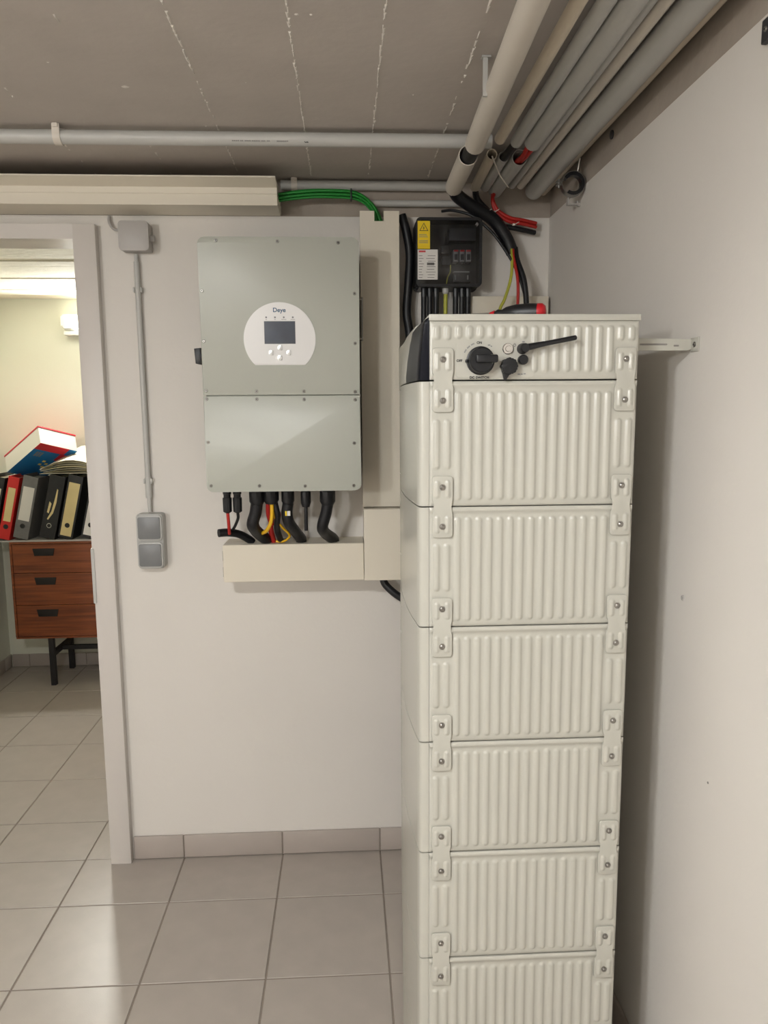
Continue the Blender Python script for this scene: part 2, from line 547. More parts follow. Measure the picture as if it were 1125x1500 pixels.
# ------------------------------------------------------------------ conduits under the ceiling
def conduit(name, label, p0, p1, r, material, cat='pipe', group=None, seg=20):
    p0 = Vector(p0); p1 = Vector(p1)
    c = thing(name, label, cat, ((p0+p1)/2 - Vector((0, 0, r))), group)
    obj('pipe_run', hollow(nb(), p0, p1, r, 0.0022, seg), material, c)
    return c
def clip_x(parent, x, y, z, r):
    q = r+0.0025
    bm = nb()
    outer = [(y+q*math.cos(a), z+q*math.sin(a)) for a in [PI*(1.0+k/14) for k in range(15)]]
    inner = [(y+(r+0.0003)*math.cos(a), z+(r+0.0003)*math.sin(a)) for a in [PI*(2.0-k/14) for k in range(15)]]
    prism(bm, [(y-q, H-0.001)] + outer + [(y+q, H-0.001)] + [(y+r+0.0003, H-0.001)] + inner + [(y-r-0.0003, H-0.001)], x-0.009, x+0.009, 'x')
    bx(bm, x-0.006, x+0.006, y-q-0.004, y-q, H-0.010, H-0.001)
    return obj('clip', bm, M['pvc_white'], parent, 0)
hp = conduit('conduit_pipe', 'long grey conduit crossing the ceiling in front of the trunking, printed with a CE mark', (XL+0.002, 1.957, 2.169), (0.375, 1.957, 2.169), 0.0165, M['pvc_grey'])
clip_x(hp, -0.687, 1.957, 2.169, 0.0165)
text('lettering', 'CE', (-0.086, 1.9432, 2.1602), 0.0085, M['print'], hp, bold=0.0004)
bm = nb()
for (a, c) in ((-0.267, -0.250), (-0.247, -0.240), (-0.236, -0.222), (-0.219, -0.199), (-0.196, -0.186), (-0.182, -0.176), (-0.158, -0.132)):
    x = a
    while x < c:
        bx(bm, x, x+0.0016, 1.9424, 1.9432, 2.1588, 2.1614); x += 0.0026
obj('worn_print', bm, M['print_grey'], hp, 0)

c1 = conduit('conduit_pipe', 'short grey conduit just above the green cables, right of the trunking end', (-0.184, 2.364, 2.177), (0.335, 2.364, 2.177), 0.0142, M['pvc_grey'])
clip_x(c1, -0.143, 2.364, 2.177, 0.0142)
c2 = conduit('conduit_pipe', 'thin grey conduit directly above the black fuse box', (0.070, 2.368, 2.127), (0.400, 2.368, 2.127), 0.0095, M['pvc_grey'])

GP = 'conduits running along the ceiling beside the right wall'
YN = 0.15     # the runs go on over the camera
runs = [
 ('big whitish conduit, outermost of the ceiling bundle, ending where the cross conduit meets it', (0.320, 1.874, 2.135), (0.270, YN, 2.135), 0.0245, 'pvc_white'),
 ('cream conduit second from the outside of the ceiling bundle', (0.386, 1.905, 2.158), (0.384, YN, 2.158), 0.0135, 'pvc_cream'),
 ('slim grey conduit with a black cable end, third in the ceiling bundle', (0.432, 1.930, 2.160), (0.432, YN, 2.160), 0.0150, 'pvc_grey'),
 ('wide grey conduit with red cables showing at its open end', (0.470, 1.915, 2.155), (0.470, YN, 2.155), 0.0215, 'pvc_grey'),
 ('thin grey conduit beside the wide one with red cables', (0.506, 2.310, 2.166), (0.506, YN, 2.166), 0.0110, 'pvc_grey'),
 ('thin whitish conduit next to the dark gap in the ceiling bundle', (0.532, 2.310, 2.166), (0.532, YN, 2.166), 0.0120, 'pvc_white'),
 ('thick grey conduit nearest but one to the right wall', (0.578, 2.335, 2.158), (0.578, YN, 2.158), 0.0265, 'pvc_grey'),
 ('thin cream conduit squeezed against the right wall', (0.617, 2.370, 2.163), (0.617, YN, 2.163), 0.0100, 'pvc_cream'),
]
for lab, p0, p1, r, mm in runs:
    c = conduit('conduit_pipe', lab, p0, p1, r, M[mm], 'pipe', GP)
    if r > 0.02 and mm == 'pvc_white':
        bm = nb(); bx(bm, 0.281, 0.290, 1.560, 1.566, 2.120, H-0.001); bx(bm, 0.278, 0.296, 1.556, 1.570, H-0.004, H-0.001)
        obj('hanger', bm, M['pvc_grey'], c)
GS = 'conduit stubs between the ceiling bundle and the back wall'
stubs = [
 ('whitish conduit stub with a wide dark mouth below the big whitish conduit', (0.315, 1.945, 2.132), (0.318, 2.215, 2.132), 0.0245, 'pvc_white'),
 ('yellowed cream conduit stub beside the wide dark mouth', (0.387, 2.010, 2.156), (0.394, 2.30, 2.156), 0.0140, 'pvc_cream'),
 ('slim grey conduit stub behind the cream one', (0.424, 2.040, 2.160), (0.426, 2.31, 2.160), 0.0140, 'pvc_grey'),
 ('grey conduit stub with red cables entering it', (0.464, 2.030, 2.155), (0.459, 2.33, 2.155), 0.0205, 'pvc_grey'),
]
for lab, p0, p1, r, mm in stubs:
    conduit('conduit_stub', lab, p0, p1, r, M[mm], 'pipe', GS)

def cable(name, label, pts, r, material, cat='cable', group=None, seg=10, n=6):
    return tag(obj(name, tube(nb(), pts, r, seg, n), material, None, 60), label, cat, group)

cable('power_cable', 'thick black cable bridging the gap at the big whitish conduit', [(0.318, 1.80, 2.135), (0.318, 1.90, 2.131), (0.316, 1.97, 2.130), (0.317, 2.10, 2.130), (0.317, 2.19, 2.131), (0.330, 2.235, 2.116), (0.385, 2.272, 2.092), (0.447, 2.300, 2.067), (0.489, 2.31, 2.018), (0.512, 2.315, 1.972)], 0.019, M['hose'])
cable('power_cable', 'black cable curving out of the cream stub towards the fuse box corner', [(0.392, 2.20, 2.156), (0.394, 2.29, 2.152), (0.405, 2.318, 2.125), (0.447, 2.325, 2.085), (0.492, 2.335, 2.035), (0.520, 2.335, 1.975)], 0.0095, M['hose'])
cable('power_cable', 'black cable bridging the gap of the slim grey conduit', [(0.432, 1.88, 2.160), (0.430, 1.96, 2.158), (0.425, 2.05, 2.158), (0.426, 2.12, 2.159)], 0.0105, M['black'])
for i, (dx, lab) in enumerate(((-0.007, 'left one of the two red cables bridging the conduit gap'), (0.007, 'right one of the two red cables bridging the conduit gap'))):
    cable('red_cable', lab, [(0.468+dx, 1.85, 2.153), (0.468+dx, 1.93, 2.149), (0.465+dx*0.6, 1.98, 2.143), (0.464+dx*0.8, 2.05, 2.150), (0.463+dx, 2.12, 2.153)], 0.0062, M['red'], 'cable', 'red cables at the conduit gap')
for i, (dz, rr, lab) in enumerate(((0.008, 0.0055, 'upper red cable bending right into the back corner of the ceiling'), (-0.003, 0.0055, 'lower red cable bending right into the back corner of the ceiling'))):
    cable('red_cable', lab, [(0.458, 2.26, 2.152), (0.449, 2.315, 2.132+dz), (0.462, 2.318, 2.093+dz), (0.500, 2.318, 2.068+dz), (0.545, 2.325, 2.062+dz), (0.590, 2.345, 2.058+dz)], rr, M['red'], 'cable', 'red cables turning into the corner')
cable('power_cable', 'black cable under the red ones in the back corner', [(0.478, 2.335, 2.055), (0.510, 2.332, 2.050), (0.545, 2.335, 2.044), (0.588, 2.352, 2.040)], 0.0075, M['hose'])
cable('cable_tie', 'long white cable tie tail hanging across the conduit gap', [(0.378, 1.960, 2.135), (0.412, 2.03, 2.112), (0.448, 2.09, 2.098)], 0.0018, M['white_tie'], 'cable tie', None, 6, 3)
for (x, y, z, lab) in ((0.425, 2.286, 2.083, 'small white cable tie knot on the black cable bundle'), (0.452, 2.304, 2.088, 'small white cable tie knot beside the red cables'), (0.512, 2.305, 2.052, 'small white cable tie knot under the bent red cables')):
    bm = nb(); bx(bm, x-0.004, x+0.004, y-0.004, y+0.003, z-0.003, z+0.003, 0.001)
    cyl(bm, (x+0.003, y-0.003, z), (x+0.014, y-0.010, z+0.006), 0.0012, 6)
    tag(obj('cable_tie', bm, M['white_tie']), lab, 'cable tie')

# pipe clamp on the band of the right wall
pc = thing('pipe_clamp', 'open round pipe clamp with black rubber lining near the right wall', 'pipe clamp', (0.607, 2.04, 2.06))
cx, cz, cy = 0.609, 2.093, 2.040
def arc(r0, r1, a0, a1, n=24):
    A = [a0+(a1-a0)*k/n for k in range(n+1)]
    return [(cx+r1*math.cos(a), cz+r1*math.sin(a)) for a in A] + [(cx+r0*math.cos(a), cz+r0*math.sin(a)) for a in reversed(A)]
d2r = math.radians
obj('rubber_lining', prism(nb(), arc(0.0205, 0.0295, d2r(-125), d2r(150)), cy-0.010, cy+0.010, 'y'), M['black'], pc)
obj('clamp_ring', prism(nb(), arc(0.0298, 0.0318, d2r(-175), d2r(175)), cy-0.010, cy+0.010, 'y'), M['screw'], pc)
obj('stud', cyl(nb(), (cx+0.012, cy, cz+0.030), (cx+0.018, cy-0.02, H-0.002), 0.004, 10), M['screw'], pc)
bm = nb(); bx(bm, cx-0.044, cx-0.030, cy-0.008, cy+0.008, cz-0.004, cz-0.001); bx(bm, cx-0.044, cx-0.030, cy-0.008, cy+0.008, cz+0.004, cz+0.007)
obj('clamp_lug', bm, M['screw'], pc)
bm = nb(); cyl(bm, (cx-0.037, cy, cz-0.010), (cx-0.037, cy, cz+0.012), 0.003, 8); obj('clamp_bolt', bm, M['screw'], pc)
bm = nb()
bx(bm, 0.606, 0.609, 2.07, 2.085, 2.052, 2.068); bx(bm, 0.606, 0.634, 2.07, 2.085, 2.049, 2.052); bx(bm, 0.631, 0.634, 2.07, 2.085, 2.052, 2.060); bx(bm, 0.634, W, 2.073, 2.082, 2.047, 2.055)
tag(obj('wall_hook', bm, M['jbox']), 'small empty grey clip on the right wall below the pipe clamp', 'clip')
tag(obj('wall_plug', lathe(nb(), (W+0.002, 1.846, 2.150), (-1, 0, 0), [(0, 0.010), (0.004, 0.010), (0.005, 0.007)], 10), M['breaker_dark']), 'dark plug in the band between right wall and ceiling conduits', 'wall plug')
cb = thing('wall_bracket', 'small dark metal bracket high on the right wall at the edge of the picture', 'bracket', (W-0.01, 1.165, 2.045))
obj('bracket_plate', bx(nb(), W-0.010, W-0.0003, 1.150, 1.176, 2.046, 2.080, 0.002), M['breaker_dark'], cb)
screw(cb, W-0.010, 1.163, 2.063, 0.004, (-1, 0, 0))
tag(obj('wall_plug', lathe(nb(), (W, 1.360, 1.145), (-1, 0, 0), [(-0.001, 0.0055), (0.0025, 0.005), (0.003, 0.002)], 10), M['jbox']), 'small grey wall plug halfway up the right wall', 'wall plug')
tag(obj('wall_plug', lathe(nb(), (W, 1.228, 0.838), (-1, 0, 0), [(-0.001, 0.0025), (0.001, 0.002)], 8), M['print_grey']), 'tiny nail low on the right wall', 'nail')

# ------------------------------------------------------------------ green network cables
gpath = [(-0.230, 2.322, 2.122), (-0.183, 2.318, 2.130), (-0.110, 2.316, 2.138), (-0.043, 2.314, 2.140), (0.040, 2.318, 2.136), (0.085, 2.330, 2.110), (0.106, 2.338, 2.072), (0.112, 2.340, 2.040)]
glab = ['top', 'second', 'third', 'fourth', 'lowest', 'hindmost']
offs = [(0, 0, 0.0095), (-0.001, -0.0085, 0.005), (0.001, 0.0065, 0.004), (0, -0.0085, -0.004), (0, 0.001, -0.010), (0.001, 0.011, -0.005)]
for k, (ox, oy, oz) in enumerate(offs):
    pts = []
    for i, q in enumerate(gpath):
        bend = max(0, (i-4))/3.0
        pts.append((q[0]+oz*bend*1.3+random.uniform(-.0006, .0006), q[1]+oy, q[2]+oz*(1-bend)+random.uniform(-.0006, .0006)))
    cable('network_cable', 'green network cable from the trunking to the vertical duct, %s of the bunch' % glab[k], pts, 0.0035, M['green'], 'cable', 'green network cables')
bm = nb(); bx(bm, 0.024, 0.029, 2.302, 2.334, 2.122, 2.152, 0.002)
tag(obj('cable_tie', bm, M['black']), 'black cable tie around the green network cables', 'cable tie')

# ------------------------------------------------------------------ ducts on the wall
vd = thing('vertical_duct', 'tall cream cable duct on the wall right of the inverter', 'cable duct', (0.108, 2.345, 1.204))
bm = nb()
bx(bm, 0.052, 0.1665, 2.3035, 2.386, 1.206, 2.060)
obj('duct_body', bm, M['duct'], vd)
obj('duct_lid', prism(nb(), [(0.051, 1.206), (0.1675, 1.206), (0.1675, 2.088), (0.122, 2.088), (0.122, 2.052), (0.094, 2.052), (0.094, 2.088), (0.051, 2.088)], 2.300, 2.3033, 'y'), M['duct'], vd)
hd = thing('horizontal_duct', 'cream cable duct under the inverter that its cables drop into', 'cable duct', (-0.165, 2.32, 0.985))
obj('duct_body', bx(nb(), -0.379, 0.0505, 2.2605, 2.386, 0.986, 1.098), M['duct'], hd)
obj('duct_lid', bx(nb(), -0.379, 0.0505, 2.2565, 2.2600, 0.984, 1.100, 0.0012, 1), M['duct'], hd)
bm = nb(); bx(bm, -0.3805, -0.3793, 2.262, 2.384, 0.988, 1.096); obj('end_cap', bm, M['duct'], hd)
bm = nb(); bx(bm, -0.3812, -0.3806, 2.262, 2.266, 1.05, 1.08); bx(bm, -0.3812, -0.3806, 2.262, 2.266, 1.0, 1.03); obj('end_slot', bm, M['socket'], hd)
cbx = thing('corner_duct_box', 'square cream box where the horizontal and vertical ducts meet', 'cable duct', (0.110, 2.32, 0.983))
obj('duct_body', bx(nb(), 0.053, 0.1665, 2.2535, 2.386, 0.985, 1.2035), M['duct'], cbx)
obj('duct_lid', bx(nb(), 0.0520, 0.1675, 2.2495, 2.2530, 0.983, 1.2055, 0.0012, 1), M['duct'], cbx)
tag(obj('horizontal_duct', bx(nb(), 0.389, 0.63, 2.33, 2.386, 1.70, 1.848, 0.0015), M['duct']), 'cream duct end on the back wall, half hidden behind the screwdriver', 'cable duct')
cable('corrugated_hose', 'black hose running down between the vertical duct and the fuse box', [(0.178, 2.345, 2.088), (0.190, 2.345, 2.050), (0.200, 2.345, 2.00), (0.203, 2.345, 1.958), (0.198, 2.345, 1.878), (0.193, 2.345, 1.80), (0.202, 2.345, 1.735), (0.212, 2.345, 1.60), (0.232, 2.32, 1.44), (0.262, 2.20, 1.36), (0.270, 2.030, 1.36)], 0.0135, M['hose'], 'hose')
cable('corrugated_hose', 'black hose leaving the bottom of the corner duct box', [(0.112, 2.335, 0.985), (0.118, 2.332, 0.955), (0.143, 2.325, 0.928), (0.180, 2.32, 0.902), (0.24, 2.30, 0.870), (0.31, 2.20, 0.850), (0.33, 2.030, 0.850)], 0.0125, M['hose'], 'hose')

# ------------------------------------------------------------------ junction box, conduit, switch beside the door
jb = thing('junction_box', 'grey square junction box above the light switch', 'junction box', (-0.617, 2.36, 1.978))
obj('box_body', bx(nb(), -0.661, -0.577, 2.337, 2.3865, 1.982, 2.062, 0.004), M['jbox'], jb)
obj('box_lid', prism(nb(), rrect(-0.663, -0.575, 1.979, 2.064, 0.010), 2.328, 2.3368, 'y', 0.002), M['jbox'], jb)
obj('cable_entry', cyl(nb(), (-0.5768, 2.362, 2.020), (-0.565, 2.362, 2.020), 0.009, 12), M['jbox'], jb)
cable('grey_cable', 'thin grey cable looping into the junction box from the door frame top', [(-0.700, 2.378, 2.088), (-0.700, 2.374, 2.070), (-0.688, 2.372, 2.050), (-0.6635, 2.372, 2.045)], 0.0042, M['jbox'])
wc = thing('wall_conduit', 'grey vertical conduit between junction box and light switch', 'pipe', (-0.622, 2.374, 1.19))
obj('pipe_run', hollow(nb(), (-0.6255, 2.374, 1.955), (-0.6235, 2.374, 1.255), 0.0085, 0.0015), M['pvc_grey'], wc)
obj('thin_end', cyl(nb(), (-0.6255, 2.374, 1.977), (-0.6255, 2.374, 1.930), 0.0062, 12), M['pvc_grey'], wc)
obj('thin_end', cyl(nb(), (-0.6225, 2.374, 1.190), (-0.6235, 2.374, 1.262), 0.0062, 12), M['pvc_grey'], wc)
obj('coupling', hollow(nb(), (-0.6233, 2.374, 1.30), (-0.6233, 2.374, 1.235), 0.0100, 0.0014), M['pvc_grey'], wc)
for (x, z) in ((-0.6252, 1.872), (-0.6234, 1.288)):
    bm = nb(); bx(bm, x-0.0135, x-0.0087, 2.366, 2.386, z-0.008, z+0.008, 0.0015); bx(bm, x+0.0087, x+0.0135, 2.366, 2.386, z-0.008, z+0.008, 0.0015)
    obj('clip', bm, M['pvc_grey'], wc)
sw = thing('light_switch', 'grey surface mounted double light switch beside the door frame', 'light switch', (-0.62, 2.36, 1.012))
obj('housing', prism(nb(), rrect(-0.660, -0.578, 1.013, 1.187, 0.010), 2.345, 2.3868, 'y', 0.004), M['switch_rim'], sw)
for z0, z1 in ((1.103, 1.184), (1.016, 1.098)):
    bz = obj('frame', prism(nb(), rrect(-0.658, -0.580, z0, z1, 0.010), 2.338, 2.3448, 'y', 0.002), M['switch_rim'], sw)
    obj('rocker', prism(nb(), rrect(-0.653, -0.585, z0+0.006, z1-0.006, 0.005), 2.334, 2.3378, 'y', 0.002), M['rocker'], bz)

# ------------------------------------------------------------------ inverter
IX0, IX1, IZ0, IZM, IZ1, IY = -0.392, 0.043, 1.279, 1.5475, 1.971, 2.107
iv = thing('inverter', 'big light grey inverter with a rounded white display on the wall', 'inverter', ((IX0+IX1)/2, 2.25, IZ0))
obj('body', bx(nb(), IX0+0.004, IX1-0.004, IY+0.0105, 2.350, IZ0+0.004, IZ1-0.004, 0.012, 3), M['inv_side'], iv)
obj('upper_cover', prism(nb(), rrect(IX0, IX1, IZM+0.001, IZ1, 0.018, 6, (0, 0, 0.018, 0.018)), IY, IY+0.010, 'y', 0.0022), M['inv'], iv)
obj('lower_cover', prism(nb(), rrect(IX0, IX1, IZ0, IZM-0.001, 0.018, 6, (0.018, 0.018, 0, 0)), IY, IY+0.010, 'y', 0.0022), M['inv'], iv)
for (x, z) in ((-0.342, 1.961), (-0.177, 1.959), (-0.013, 1.956), (-0.384, 1.829), (-0.384, 1.695), (0.030, 1.822), (0.030, 1.688),
               (-0.383, 1.561), (-0.245, 1.559), (-0.114, 1.558), (0.028, 1.556), (-0.383, 1.419), (0.024, 1.413), (-0.380, 1.297), (-0.245, 1.295), (-0.116, 1.293), (0.021, 1.293),
               (-0.383, 1.538), (-0.245, 1.537), (-0.114, 1.536), (0.028, 1.534)):
    screw(iv, x, IY, z, 0.0047)
# display: circle cut flat at the bottom
pcx, pcz, pr = -0.177, 1.7005, 0.0985
zc = 1.630
a0 = math.asin((zc-pcz)/pr)
poly = [(pcx+pr*math.cos(a0+(PI-2*a0)*k/48), pcz+pr*math.sin(a0+(PI-2*a0)*k/48)) for k in range(49)]
dp = obj('display_panel', prism(nb(), poly, IY-0.0022, IY-0.0002, 'y', 0.0007), M['panel'], iv)
obj('screen', bx(nb(), -0.218, -0.1345, IY-0.0030, IY-0.0020, 1.688, 1.7475), M['screen'], dp)
bm = nb()
for (xa, xb, za, zb) in ((-0.2188, -0.1337, 1.7475, 1.7483), (-0.2188, -0.1337, 1.6872, 1.688), (-0.2188, -0.218, 1.688, 1.7475), (-0.1345, -0.1337, 1.688, 1.7475)):
    bx(bm, xa, xb, IY-0.0030, IY-0.0020, za, zb)
obj('screen_edge', bm, M['print_grey'], dp)
for (x, z) in ((-0.177, 1.6765), (-0.178, 1.6495), (-0.2015, 1.6632), (-0.1535, 1.6632)):
    obj('button', prism(nb(), rrect(x-0.0062, x+0.0062, z-0.0068, z+0.0068, 0.0025), IY-0.0062, IY-0.0022, 'y', 0.0018), M['button'], dp)
for x in (-0.2125, -0.1885, -0.1645, -0.1400):
    obj('indicator', lathe(nb(), (x, IY-0.0021, 1.7585), (0, -1, 0), [(0, 0.0025), (0.0006, 0.0025)], 12), M['rocker'], dp)
bm = nb()
for x, w in ((-0.2125, 0.0022), (-0.1885, 0.0022), (-0.1645, 0.0068), (-0.1400, 0.0062)):
    bx(bm, x-w, x+w, IY-0.0024, IY-0.0021, 1.7522, 1.7534)
obj('fine_print', bm, M['print_grey'], dp)
text('lettering', 'Deye', (-0.1765, IY-0.0026, 1.7775), 0.0165, M['logo'], dp, 0, 1.0, 0.0003)
# isolator knob at the left, handle bar at the right
kn = nb(); prism(kn, [(-0.4245, 1.640), (-0.4275, 1.682), (-0.4085, 1.684), (-0.4085, 1.637)], 2.185, 2.222, 'y', 0.003)
cyl(kn, (-0.409, 2.204, 1.661), (-0.3885, 2.204, 1.661), 0.020, 16)
obj('isolator_knob', kn, M['black'], iv)
bm = nb(); cyl(bm, (0.0515, 2.16, 1.70), (0.0515, 2.16, 1.82), 0.0028, 10)
for z in (1.706, 1.814): cyl(bm, (0.038, 2.16, z), (0.0515, 2.16, z), 0.0035, 10)
obj('carry_handle', bm, M['screw'], iv)
bm = nb(); bx(bm, IX0+0.06, IX1-0.06, 2.351, 2.386, 1.40, 1.90); obj('wall_mount', bm, M['inv_side'], iv)
# glands below
def gland(x, y, zt, zb, r):
    h = zt-zb
    lathe_b = lathe(nb(), (x, y, zt), (0, 0, -1), [(0, r*0.86), (h*0.25, r*0.86), (h*0.26, r), (h*0.78, r), (h, r*0.72)], 10)
    return obj('cable_gland', lathe_b, M['black'], iv)
for x in (-0.351, -0.3215):
    g = obj('plug_connector', lathe(nb(), (x, 2.200, IZ0+0.004), (0, 0, -1), [(0, 0.0125), (0.020, 0.0125), (0.021, 0.0105), (0.030, 0.0105), (0.031, 0.0135), (0.072, 0.0128), (0.076, 0.007)], 10), M['black'], iv)
for (x, zb, r) in ((-0.264, 1.229, 0.023), (-0.222, 1.232, 0.023), (-0.173, 1.229, 0.0195), (-0.1205, 1.222, 0.0155), (-0.056, 1.226, 0.024)):
    gland(x, 2.200, IZ0+0.004, zb, r)
# cables from the inverter
cable('red_cable', 'thin red solar cable from the left plug under the inverter', [(-0.351, 2.200, 1.206), (-0.350, 2.203, 1.18), (-0.351, 2.215, 1.155), (-0.352, 2.225, 1.140)], 0.0048, M['red'])
cable('black_cable', 'thin black solar cable from the second plug under the inverter', [(-0.3215, 2.200, 1.206), (-0.322, 2.205, 1.19), (-0.334, 2.225, 1.165), (-0.350, 2.26, 1.142)], 0.0045, M['black'])
cable('corrugated_hose', 'short black hose end resting on the left end of the horizontal duct', [(-0.386, 2.235, 1.141), (-0.360, 2.250, 1.140), (-0.330, 2.275, 1.130), (-0.302, 2.300, 1.108), (-0.295, 2.305, 1.0995)], 0.0125, M['hose'], 'hose')
cable('power_cable', 'thick black bent cable from the third gland under the inverter', [(-0.265, 2.200, 1.233), (-0.270, 2.204, 1.205), (-0.280, 2.212, 1.170), (-0.272, 2.250, 1.140), (-0.250, 2.300, 1.108), (-0.246, 2.305, 1.0995)], 0.0185, M['hose'])
cable('black_cable', 'short black cable stub behind the yellow cable under the inverter', [(-0.213, 2.205, 1.236), (-0.207, 2.215, 1.195), (-0.212, 2.25, 1.150), (-0.205, 2.30, 1.0995)], 0.0095, M['hose'])
cable('yellow_cable', 'yellow cable under the middle of the inverter', [(-0.221, 2.198, 1.236), (-0.221, 2.200, 1.205), (-0.226, 2.205, 1.175), (-0.240, 2.215, 1.150), (-0.256, 2.245, 1.1375)], 0.0058, M['yellow'])
cable('red_cable', 'loop of red cable behind the yellow cable under the inverter', [(-0.232, 2.212, 1.234), (-0.234, 2.235, 1.195), (-0.226, 2.260, 1.165), (-0.208, 2.265, 1.185), (-0.216, 2.275, 1.195), (-0.234, 2.28, 1.155), (-0.228, 2.30, 1.0995)], 0.0085, M['red'])
cable('yellow_cable', 'thin yellow cable looping to the right behind the yellow one', [(-0.214, 2.200, 1.236), (-0.214, 2.215, 1.190), (-0.196, 2.245, 1.155), (-0.176, 2.27, 1.125), (-0.195, 2.285, 1.1045), (-0.220, 2.29, 1.1035)], 0.0036, M['yellow'])
cable('power_cable', 'thick black bent cable with a yellow tag from the gland under the inverter', [(-0.173, 2.200, 1.233), (-0.177, 2.204, 1.205), (-0.173, 2.212, 1.175), (-0.160, 2.245, 1.145), (-0.144, 2.30, 1.110), (-0.143, 2.304, 1.0995)], 0.0170, M['hose'])
ctg = thing('cable_tag', 'small yellow and white tag on a black cable under the inverter', 'tag', (-0.173, 2.184, 1.200))
obj('yellow_patch', bx(nb(), -0.181, -0.1765, 2.1835, 2.1865, 1.198, 1.212), M['label_yellow'], ctg)
obj('white_patch', bx(nb(), -0.175, -0.166, 2.1835, 2.1865, 1.198, 1.212), M['label_white'], ctg)
cable('black_cable', 'thin straight black cable ending above the horizontal duct', [(-0.1205, 2.200, 1.226), (-0.1208, 2.202, 1.19), (-0.1215, 2.206, 1.150)], 0.0055, M['black'], 'cable')
cable('power_cable', 'rightmost thick black bent cable under the inverter', [(-0.056, 2.200, 1.230), (-0.062, 2.204, 1.200), (-0.073, 2.212, 1.160), (-0.066, 2.245, 1.135), (-0.044, 2.30, 1.108), (-0.042, 2.304, 1.0995)], 0.0175, M['hose'])

# ------------------------------------------------------------------ fuse box above the battery
fx0, fx1, fz0, fz1 = 0.216, 0.413, 1.868, 2.066
fb = thing('fuse_box', 'black fuse box with smoked cover and warning label above the battery', 'fuse box', (0.315, 2.34, fz0))
bm = nb()
prism(bm, rrect(fx0, fx1, fz0, fz1, 0.012), 2.365, 2.386, 'y')
for (a, b_, c, d) in ((fx0, fx0+0.004, fz0+0.010, fz1-0.010), (fx1-0.004, fx1, fz0+0.010, fz1-0.010), (fx0+0.010, fx1-0.010, fz0, fz0+0.004), (fx0+0.010, fx1-0.010, fz1-0.004, fz1)):
    bx(bm, a, b_, 2.300, 2.365, c, d)
obj('housing', bm, M['black'], fb)
cv = obj('smoked_cover', prism(nb(), rrect(fx0+0.001, fx1-0.001, fz0+0.001, fz1-0.001, 0.012), 2.280, 2.284, 'y', 0.002), M['smoke'], fb)
bm = nb()
outer = rrect(fx0, fx1, fz0, fz1, 0.013, 6); inner = rrect(fx0+0.008, fx1-0.008, fz0+0.008, fz1-0.008, 0.008, 6)
va = [bm.verts.new((p[0], 2.2788, p[1])) for p in outer]; vb = [bm.verts.new((p[0], 2.2788, p[1])) for p in inner]
vc = [bm.verts.new((p[0], 2.300, p[1])) for p in outer]; vd_ = [bm.verts.new((p[0], 2.300, p[1])) for p in inner]
n = len(outer)
for i in range(n):
    j = (i+1) % n
    bm.faces.new((va[i], va[j], vb[j], vb[i])); bm.faces.new((vc[i], vc[j], va[j], va[i])); bm.faces.new((vb[i], vb[j], vd_[j], vd_[i])); bm.faces.new((vd_[i], vd_[j], vc[j], vc[i]))
obj('cover_rim', bm, M['black'], fb)
obj('inner_plate', bx(nb(), fx0+0.006, fx1-0.006, 2.345, 2.364, fz0+0.006, fz1-0.006), M['black'], fb)
yl = obj('warning_label', bx(nb(), 0.2205, 0.257, 2.2775, 2.2785, 1.976, 2.055), M['label_yellow'], fb)
bm = nb()
def tri_ring(bm, cx, cz, s, w, y0, y1):
    o = [(cx+s*math.cos(PI/2+k*2*PI/3), cz+s*math.sin(PI/2+k*2*PI/3)) for k in range(3)]
    i_ = [(cx+(s-w)*math.cos(PI/2+k*2*PI/3), cz+(s-w)*math.sin(PI/2+k*2*PI/3)) for k in range(3)]
    for k in range(3):
        j = (k+1) % 3
        prism(bm, [o[k], o[j], i_[j], i_[k]], y0, y1, 'y')
tri_ring(bm, 0.2388, 2.0345, 0.0155, 0.0032, 2.2770, 2.2775)
prism(bm, [(0.2398, 2.0425), (0.2362, 2.0335), (0.2384, 2.0338), (0.2372, 2.0275), (0.2412, 2.0358), (0.2390, 2.0355)], 2.2770, 2.2775, 'y')
obj('warning_sign', bm, M['print'], yl)
bm = nb()
for z in (2.016, 2.0125, 2.009, 1.999, 1.9955, 1.992): bx(bm, 0.224, 0.2535-random.uniform(0, 0.008), 2.2771, 2.2775, z, z+0.0013)
obj('fine_print', bm, M['print_grey'], yl)
wl = obj('rating_label', bx(nb(), 0.2205, 0.280, 2.2775, 2.2785, 1.888, 1.974), M['label_white'], fb)
bm = nb()
for k in range(9):
    z = 1.893+k*0.0078
    bx(bm, 0.224, 0.235+random.uniform(-.003, .004), 2.2771, 2.2775, z, z+0.0016); bx(bm, 0.245+random.uniform(0, .006), 0.275-random.uniform(0, 0.006), 2.2771, 2.2775, z, z+0.0016)
bx(bm, 0.248, 0.270, 2.2771, 2.2775, 1.929, 1.937)
obj('fine_print', bm, M['print_grey'], wl)
bm = nb(); bx(bm, 0.224, 0.244, 2.2771, 2.2775, 1.966, 1.971); obj('red_print', bm, M['print_red'], wl); 
for k, x in enumerate((0.338, 0.357, 0.376)):
    br = obj('breaker', bx(nb(), x-0.0078, x+0.0078, 2.302, 2.344, 1.944, 1.979, 0.001), M['din'], fb)
    obj('red_band', bx(nb(), x-0.0065, x+0.0065, 2.3005, 2.3018, 1.973, 1.978), M['red_handle'], br)
    obj('window', bx(nb(), x-0.005, x+0.005, 2.3005, 2.3018, 1.949, 1.966), M['breaker_dark'], br)
obj('terminal_block', bx(nb(), 0.294, 0.318, 2.302, 2.344, 1.968, 1.990, 0.001), M['breaker_dark'], fb)
